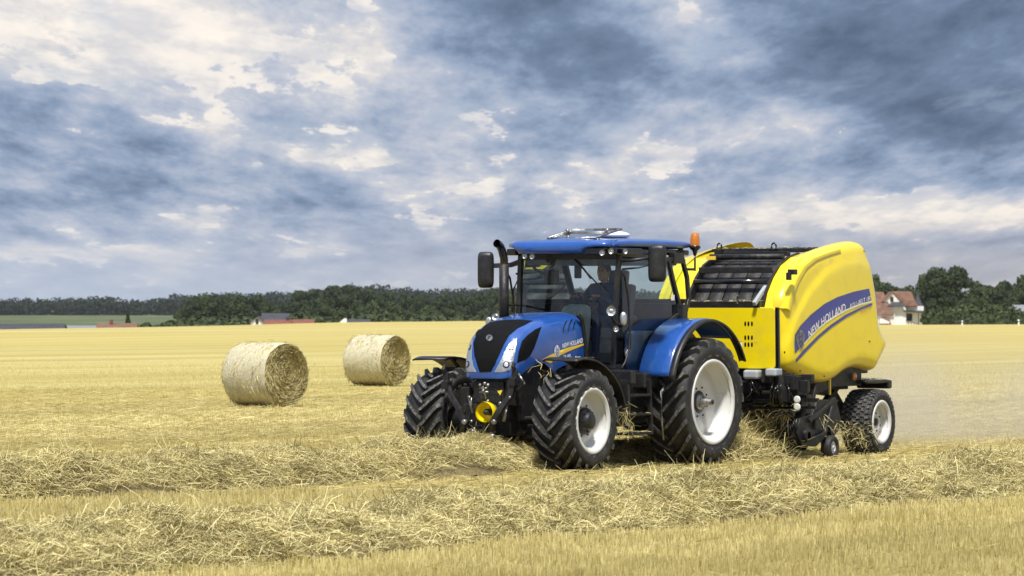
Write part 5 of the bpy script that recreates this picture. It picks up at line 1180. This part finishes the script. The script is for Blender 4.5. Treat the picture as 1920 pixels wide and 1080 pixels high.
# ---- houses
M['roofred'] = mat('red_roof_tiles', (.22, .075, .045), .8, col2=(.15, .05, .035), vscale=1.5)
M['roofbrown'] = mat('brown_roof_tiles', (.21, .10, .06), .85, col2=(.12, .07, .05), vscale=1.2)
M['roofdark'] = mat('dark_slate_roof', (.035, .035, .045), .7, col2=(.05, .05, .06), vscale=1)
M['roofgrey'] = mat('pale_sheet_roof', (.20, .215, .23), .6)
M['render'] = mat('white_render', (.82, .82, .81), .85, col2=(.74, .73, .71), vscale=.6)
M['win'] = mat('window_glass_dark', (.02, .025, .03), .1)
M['timber'] = mat('dark_timber', (.05, .035, .03), .8)
def X(u, D): return (u - 960) * D / FPX
def Z(v, D): return CAMH + (HOR - v) * D / FPX
def part(name, mb, m, p, bevel=0): return mb.build(name, m, p, bevel)
def house(name, label, cat, D, u0, u1, ve, vr, depth, wall, roofm, hip=0, end_gable=False, group=None):
    """house with its long side to the field; eaves and ridge at photo heights ve, vr"""
    x0, x1 = X(u0, D), X(u1, D); gz = min(ground_z(x0, D), ground_z(x1, D)) - .3; e = empty(name, ((x0 + x1) / 2, D, gz)); tag(e, label, cat, group)
    w = (x1 - x0) / 2; ze = Z(ve, D) - gz; zr = Z(vr, D) - gz
    mb = MB(); mb.span((-w, 0, 0), (w, depth, ze)); mb.prism([(0, ze), (depth, ze), (depth / 2, zr - .15)], -w, w, axis='x'); part('wall', mb, wall, e)
    mb = MB(); o = .35; h = hip
    for s_ in (0, 1):
        ya, yb = (-o, depth / 2) if s_ == 0 else (depth + o, depth / 2); za = ze - .2
        P = [(-w - o, ya, za), (w + o, ya, za), (w + o - h, yb, zr), (-w - o + h, yb, zr)]; mb.add(P + [(p[0], p[1], p[2] + .14) for p in P], [(0, 1, 2, 3), (4, 5, 6, 7), (0, 1, 5, 4), (1, 2, 6, 5), (2, 3, 7, 6), (3, 0, 4, 7)])
    if h:
        for sg in (-1, 1): mb.add([(sg * (w + o), -o, ze - .06), (sg * (w + o), depth + o, ze - .06), (sg * (w + o - h), depth / 2, zr + .14)], [(0, 1, 2)])
    part('roof', mb, roofm, e); return e, w, ze, zr
def window(e, x, z, w, h, y=-.02, name='window'):
    mb = MB(); mb.span((x - w / 2, y - .04, z - h / 2), (x + w / 2, y + .02, z + h / 2)); f = part(name, mb, M['timber'], e)
    mb = MB(); mb.span((x - w / 2 + .08, y - .05, z - h / 2 + .08), (x - .03, y - .042, z + h / 2 - .08)); mb.span((x + .03, y - .05, z - h / 2 + .08), (x + w / 2 - .08, y - .042, z + h / 2 - .08)); g = part('pane', mb, M['win'], f)
house('barn', 'long low barn with a dark roof at the left edge of the picture', 'barn', 600, -60, 113, 626, 609, 9, M['render'], M['roofdark'])
house('farm_shed', 'low white shed with a pale roof between the dark barn and the brown-roofed house', 'shed', 605, 122, 174, 619, 612, 6, M['render'], M['roofgrey'])
e, w, ze, zr = house('house', 'house with a brown tiled roof beside the pointed conifer at far left', 'house', 600, 182, 250, 620, 608, 8, M['render'], M['roofbrown']); mb = MB(); mb.span((-1.2, 3.2, zr - .6), (-.7, 3.8, zr + .7)); part('chimney', mb, M['roofred'], e)
e, w, ze, zr = house('farmhouse', 'farmhouse with a long red roof behind the field, right of the white gable', 'house', 640, 497, 541, 610, 601, 8, M['render'], M['roofred']); window(e, -1, ze - .8, .9, 1); mb = MB(); mb.span((w - .6, 3.4, zr - .5), (w, 4.2, zr + .6)); part('chimney', mb, M['roofdark'], e)
e, w, ze, zr = house('outbuilding', 'red-roofed outbuilding at the right end of the farm behind the field', 'house', 642, 548, 584, 609, 600.5, 7, M['render'], M['roofred'])
# white gable end with a blue-grey roof running back
D = 650; e = empty('gabled_house', (X(482, D), D, ground_z(X(482, D), D) - .3)); tag(e, 'house with a white pointed gable and dark blue roof, left end of the farm', 'house'); gz = e.location.z
mb = MB(); mb.prism([(-1.1, 0), (1.1, 0), (1.1, Z(604, D) - gz), (0, Z(595, D) - gz), (-1.1, Z(604, D) - gz)], 0, 11); part('wall', mb, M['render'], e)
mb = MB()
for sg in (-1, 1): P = [(sg * 1.35, -.3, Z(607, D) - gz), (0, -.3, Z(594.5, D) - gz), (0, 11.3, Z(594.5, D) - gz), (sg * 1.35, 11.3, Z(607, D) - gz)]; mb.add(P + [(p[0], p[1], p[2] + .12) for p in P], [(0, 1, 2, 3), (4, 5, 6, 7), (0, 1, 5, 4), (1, 2, 6, 5), (2, 3, 7, 6), (3, 0, 4, 7)])
part('roof', mb, M['roofdark'], e); window(e, 0, Z(603, D) - gz, .5, .8)
house('hall', 'dark blue roofed hall behind the red-roofed farmhouse', 'barn', 665, 492, 536, 602, 589, 9, M['timber'], M['roofdark'])
house('cottage', 'dark roofed cottage with a pale gable in front of the wood behind the farther bale', 'house', 660, 652, 690, 606, 600, 6, M['render'], M['roofdark'])
D = 655; e = empty('garden_wall', (X(640, D), D, ground_z(X(640, D), D))); 
tag(e, 'small pale sloping gable wall just left of the dark roofed cottage', 'wall'); mb = MB(); gz = e.location.z; mb.prism([(-.6, 0), (.9, 0), (.9, Z(597, D) - gz), (.5, Z(597, D) - gz), (-.5, Z(606, D) - gz)], 0, .35); part('wall_panel', mb, M['render'], e)
# white house on the right
D = 700; H_ = empty('white_house', (X(1690, D), D, ground_z(X(1690, D), D) - .3)); tag(H_, 'white rendered house with brown hipped roof and balcony at the field edge', 'house'); gz = H_.location.z; x_ = lambda u: X(u, D) - H_.location.x; z_ = lambda v: Z(v, D) - gz
mb = MB(); mb.span((x_(1667), 0, 0), (x_(1732), 7, z_(574))); mb.prism([(x_(1655), z_(564)), (x_(1655), 0), (x_(1698), 0), (x_(1698), z_(574)), (x_(1672), z_(548))], -.6, 3); mb.prism([(x_(1630), 0), (x_(1675), 0), (x_(1675), z_(588)), (x_(1630), z_(588))], -2.5, 1); part('wall', mb, M['render'], H_)
def slab(P, m, name='roof', th=.14, par=None):
    mb = MB(); P = [Vector(p) for p in P]; n = (P[1] - P[0]).cross(P[2] - P[0]).normalized() * th; k = len(P); mb.add(P + [p + n for p in P], [tuple(range(k)), tuple(range(k, 2 * k))] + [(i, (i + 1) % k, (i + 1) % k + k, i + k) for i in range(k)]); return part(name, mb, m, par or H_)
slab([(x_(1672), -.8, z_(546.5)), (x_(1712), -.8 + 4, z_(546.5)), (x_(1720), -.4, z_(574)), (x_(1699), -.9, z_(574))], M['roofbrown'])
slab([(x_(1675), 3.6, z_(546)), (x_(1708), 3.6, z_(546)), (x_(1719), -.3, z_(573.5)), (x_(1690), -.3, z_(573.5))], M['roofbrown'])
slab([(x_(1708), 3.6, z_(546)), (x_(1722), 7, z_(573)), (x_(1720), -.3, z_(573.5))], M['roofbrown'])
slab([(x_(1672), -1.0, z_(546.5)), (x_(1652), -1.0, z_(566)), (x_(1652), 5, z_(566)), (x_(1672), 5, z_(546.5))], M['roofbrown'])
slab([(x_(1626), 1.2, z_(547)), (x_(1657), 1.2, z_(547)), (x_(1674), -3.0, z_(590)), (x_(1626), -3.0, z_(590))], M['roofbrown'])
slab([(x_(1662), -1.6, z_(575)), (x_(1698), -1.6, z_(575)), (x_(1690), -.5, z_(567)), (x_(1672), -.5, z_(567))], M['roofdark'], 'porch_roof')
slab([(x_(1693), -1.2, z_(584)), (x_(1731), -1.2, z_(587)), (x_(1731), .0, z_(584)), (x_(1693), .0, z_(582))], M['roofdark'], 'awning')
mb = MB(); mb.lathe([(z_(575), 1.1), (z_(560), .4), (z_(545), .02)], (x_(1722), 1.5, 0), axis='z', n=8, smooth=False); part('turret_roof', mb, M['roofdark'], H_)
window(H_, x_(1705), z_(595), 1.0, 1.3, -.02); window(H_, x_(1671.5), z_(561), .6, .9, -.62, 'gable_window')
mb = MB(); mb.prism([(x_(1645), z_(610)), (x_(1663), z_(610)), (x_(1663), z_(603)), (x_(1649), z_(597)), (x_(1645), z_(597))], -4.6, -2.6); part('annex_wall', mb, M['render'], H_); slab([(x_(1644), -4.8, z_(609)), (x_(1666), -4.8, z_(609)), (x_(1664), -2.6, z_(596)), (x_(1649), -2.6, z_(596))], M['roofbrown'], 'annex_roof')
mb = MB(); [mb.beam([(x_(u), -1.2, 0), (x_(u), -1.2, z_(587))], .12, .12) for u in (1721, 1729)]; [mb.beam([(x_(1702) + k * .5, -1.4, z_(609)), (x_(1702) + k * .5, -1.4, z_(603) - (k * .12))], .08, .06) for k in range(6)]; mb.beam([(x_(1702), -1.4, z_(602)), (x_(1722), -1.4, z_(608))], .08, .08); part('railing', mb, M['timber'], H_)
e, w, ze, zr = house('garden_shed', 'small grey shed among the shrubs at the right edge', 'shed', 705, 1905, 1935, 585, 573, 5, M['render'], M['roofgrey'])
for u, v, lb in ((1804, 601, 'white marker post at the field edge below the big dark tree'), (1910, 599, 'white marker post at the field edge near the right side of the picture')):
    D = 415; mb = MB(); x0 = X(u, D); gz = ground_z(x0, D); zt = Z(v, D); o = empty('marker_post', (x0, D, gz)); tag(o, lb, 'post'); mb.lathe([(0, .09), (zt - gz - .05, .085), (zt - gz, .05), (zt - gz, 0)], axis='z', n=10); part('post', mb, M['render'], o); mb = MB(); mb.lathe([((zt - gz) * .6, .092), ((zt - gz) * .75, .092)], axis='z', n=10); part('band', mb, M['win'], o)
# ---- air
def volume(name, mb, dens, col, aniso=.2, node=None):
    m = bpy.data.materials.new(name); m.use_nodes = True; N = m.node_tree.nodes; L = m.node_tree.links; N.remove(N['Principled BSDF'])
    v = N.new('ShaderNodeVolumePrincipled'); v.inputs['Color'].default_value = col + (1,); v.inputs['Density'].default_value = dens; v.inputs['Anisotropy'].default_value = aniso
    if node: node(N, L, v)
    L.new(v.outputs[0], N['Material Output'].inputs['Volume']); o = mb.build(name, m); o['kind'] = 'stuff'; return o
mb = MB(); mb.span((-9500, -160, -12), (9500, 6700, 22)); volume('haze', mb, 3e-5, (.80, .86, .95), 0)['label'] = 'thin pale summer haze over the valley'

# dust thrown up behind the baler
def dn(N, L, v):
    tc = N.new('ShaderNodeTexCoord'); n = N.new('ShaderNodeTexNoise'); n.inputs['Scale'].default_value = .45; n.inputs['Detail'].default_value = 3; L.new(tc.outputs['Object'], n.inputs['Vector'])
    g = N.new('ShaderNodeVectorMath'); g.operation = 'DIVIDE'; L.new(tc.outputs['Object'], g.inputs[0]); g.inputs[1].default_value = (7, 3.4, 1.45)
    le = N.new('ShaderNodeVectorMath'); le.operation = 'LENGTH'; L.new(g.outputs[0], le.inputs[0])
    m = N.new('ShaderNodeMath'); m.operation = 'MULTIPLY'; L.new(N_sm(N, L, le.outputs[1], 1.0, .15), m.inputs[0]); L.new(N_sm(N, L, n.outputs[0], .3, .7), m.inputs[1])
    k = N.new('ShaderNodeMath'); k.operation = 'MULTIPLY'; L.new(m.outputs[0], k.inputs[0]); k.inputs[1].default_value = .30; L.new(k.outputs[0], v.inputs['Density'])
mb = MB(); mb.ball((0, 0, 0), (7, 3.4, 1.45), 20); du = volume('dust', mb, .02, (.93, .88, .76), .2, dn); du['label'] = 'pale dust cloud drifting low over the field behind the baler'
p = FB.M @ Vector((-5.6, -.2, .5)); du.location = p; du.rotation_euler = (0, 0, FB.rz)
# every look-alike plant is told apart by what it stands over and its order there
PLACES = [(-200, 'at the left edge'), (340, 'at the left end of the copse'), (400, 'above the nearer bale'), (460, 'behind the gabled house'), (515, 'behind the red-roofed farm'), (585, 'right of the farm'), (650, 'above the farther bale'), (770, 'left of the tractor'),
          (890, 'beside the exhaust stack'), (960, 'behind the windscreen'), (1100, 'behind the cab'), (1600, 'just right of the baler'), (1665, 'behind the white house'), (1730, 'under the big tree'), (1800, 'by the left marker post'), (1840, 'midway between the marker posts'), (1880, 'by the right marker post'), (1925, 'at the right edge')]
ORD = ['', 'second', 'third', 'fourth', 'fifth', 'sixth', 'seventh', 'eighth', 'ninth']
fam = {}
for o in list(S.objects):
    if o.parent or not o.get('category') or o['category'] not in ('tree', 'bush', 'shrub') or not o.get('group'): continue
    u = 960 + o.location.x * FPX / o.location.y; pl = [t for a, t in PLACES if u >= a][-1]; fam.setdefault((o['label'].split(' behind ')[0].split(' between ')[0].split(' at the f')[0].split(' along ')[0].split(' in the hedge')[0].split(' right of')[0].split(' standing')[0], pl), []).append((u, o))
for (base, pl), L_ in fam.items():
    L_.sort(key=lambda t: t[0])
    for i, (u, o) in enumerate(L_):
        o['label'] = base if False else base + ' ' + pl + ('' if len(L_) == 1 else ', leftmost' if i == 0 else ', %s from the left' % ORD[i])


for o in S.objects:
    if o.parent and o.type == 'MESH' and o.name.split('.')[0] in ('wheel_bolts', 'hydraulic_coupling', 'hydraulic_hose', 'railing'): o['kind'] = 'stuff'

def chaff(fr, parent, boxes, n):
    P = np.concatenate([np.stack([rng.uniform(b[0], b[1], n), rng.uniform(b[2], b[3], n), np.full(n, b[4])], 1) for b in boxes]); q_ = len(P); th = rng.uniform(0, 6.28, q_); D = np.stack([np.cos(th), np.sin(th), rng.normal(.05, .15, q_)], 1)
    V, F = ribbons(P, D, rng.uniform(.03, .12, q_), rng.uniform(.004, .008, q_), np.abs(rng.normal(0, .006, (q_, 3)))); o = raw_mesh('chaff', V, F, M['straw'], parent); o['kind'] = 'stuff'
chaff(FB, BA, [(-.3, .3, .48, .95, 1.036), (2.6, 2.85, -.6, .6, 1.06), (2.79, 2.86, -.5, .6, 2.105), (1.45, 1.55, -.7, .7, 2.82)], 70)
chaff(FT, TR, [(1.06, 1.58, .84, 1.02, .46), (1.06, 1.58, .84, 1.02, .70), (2.5, 2.9, .8, 1.15, 1.405)], 22)
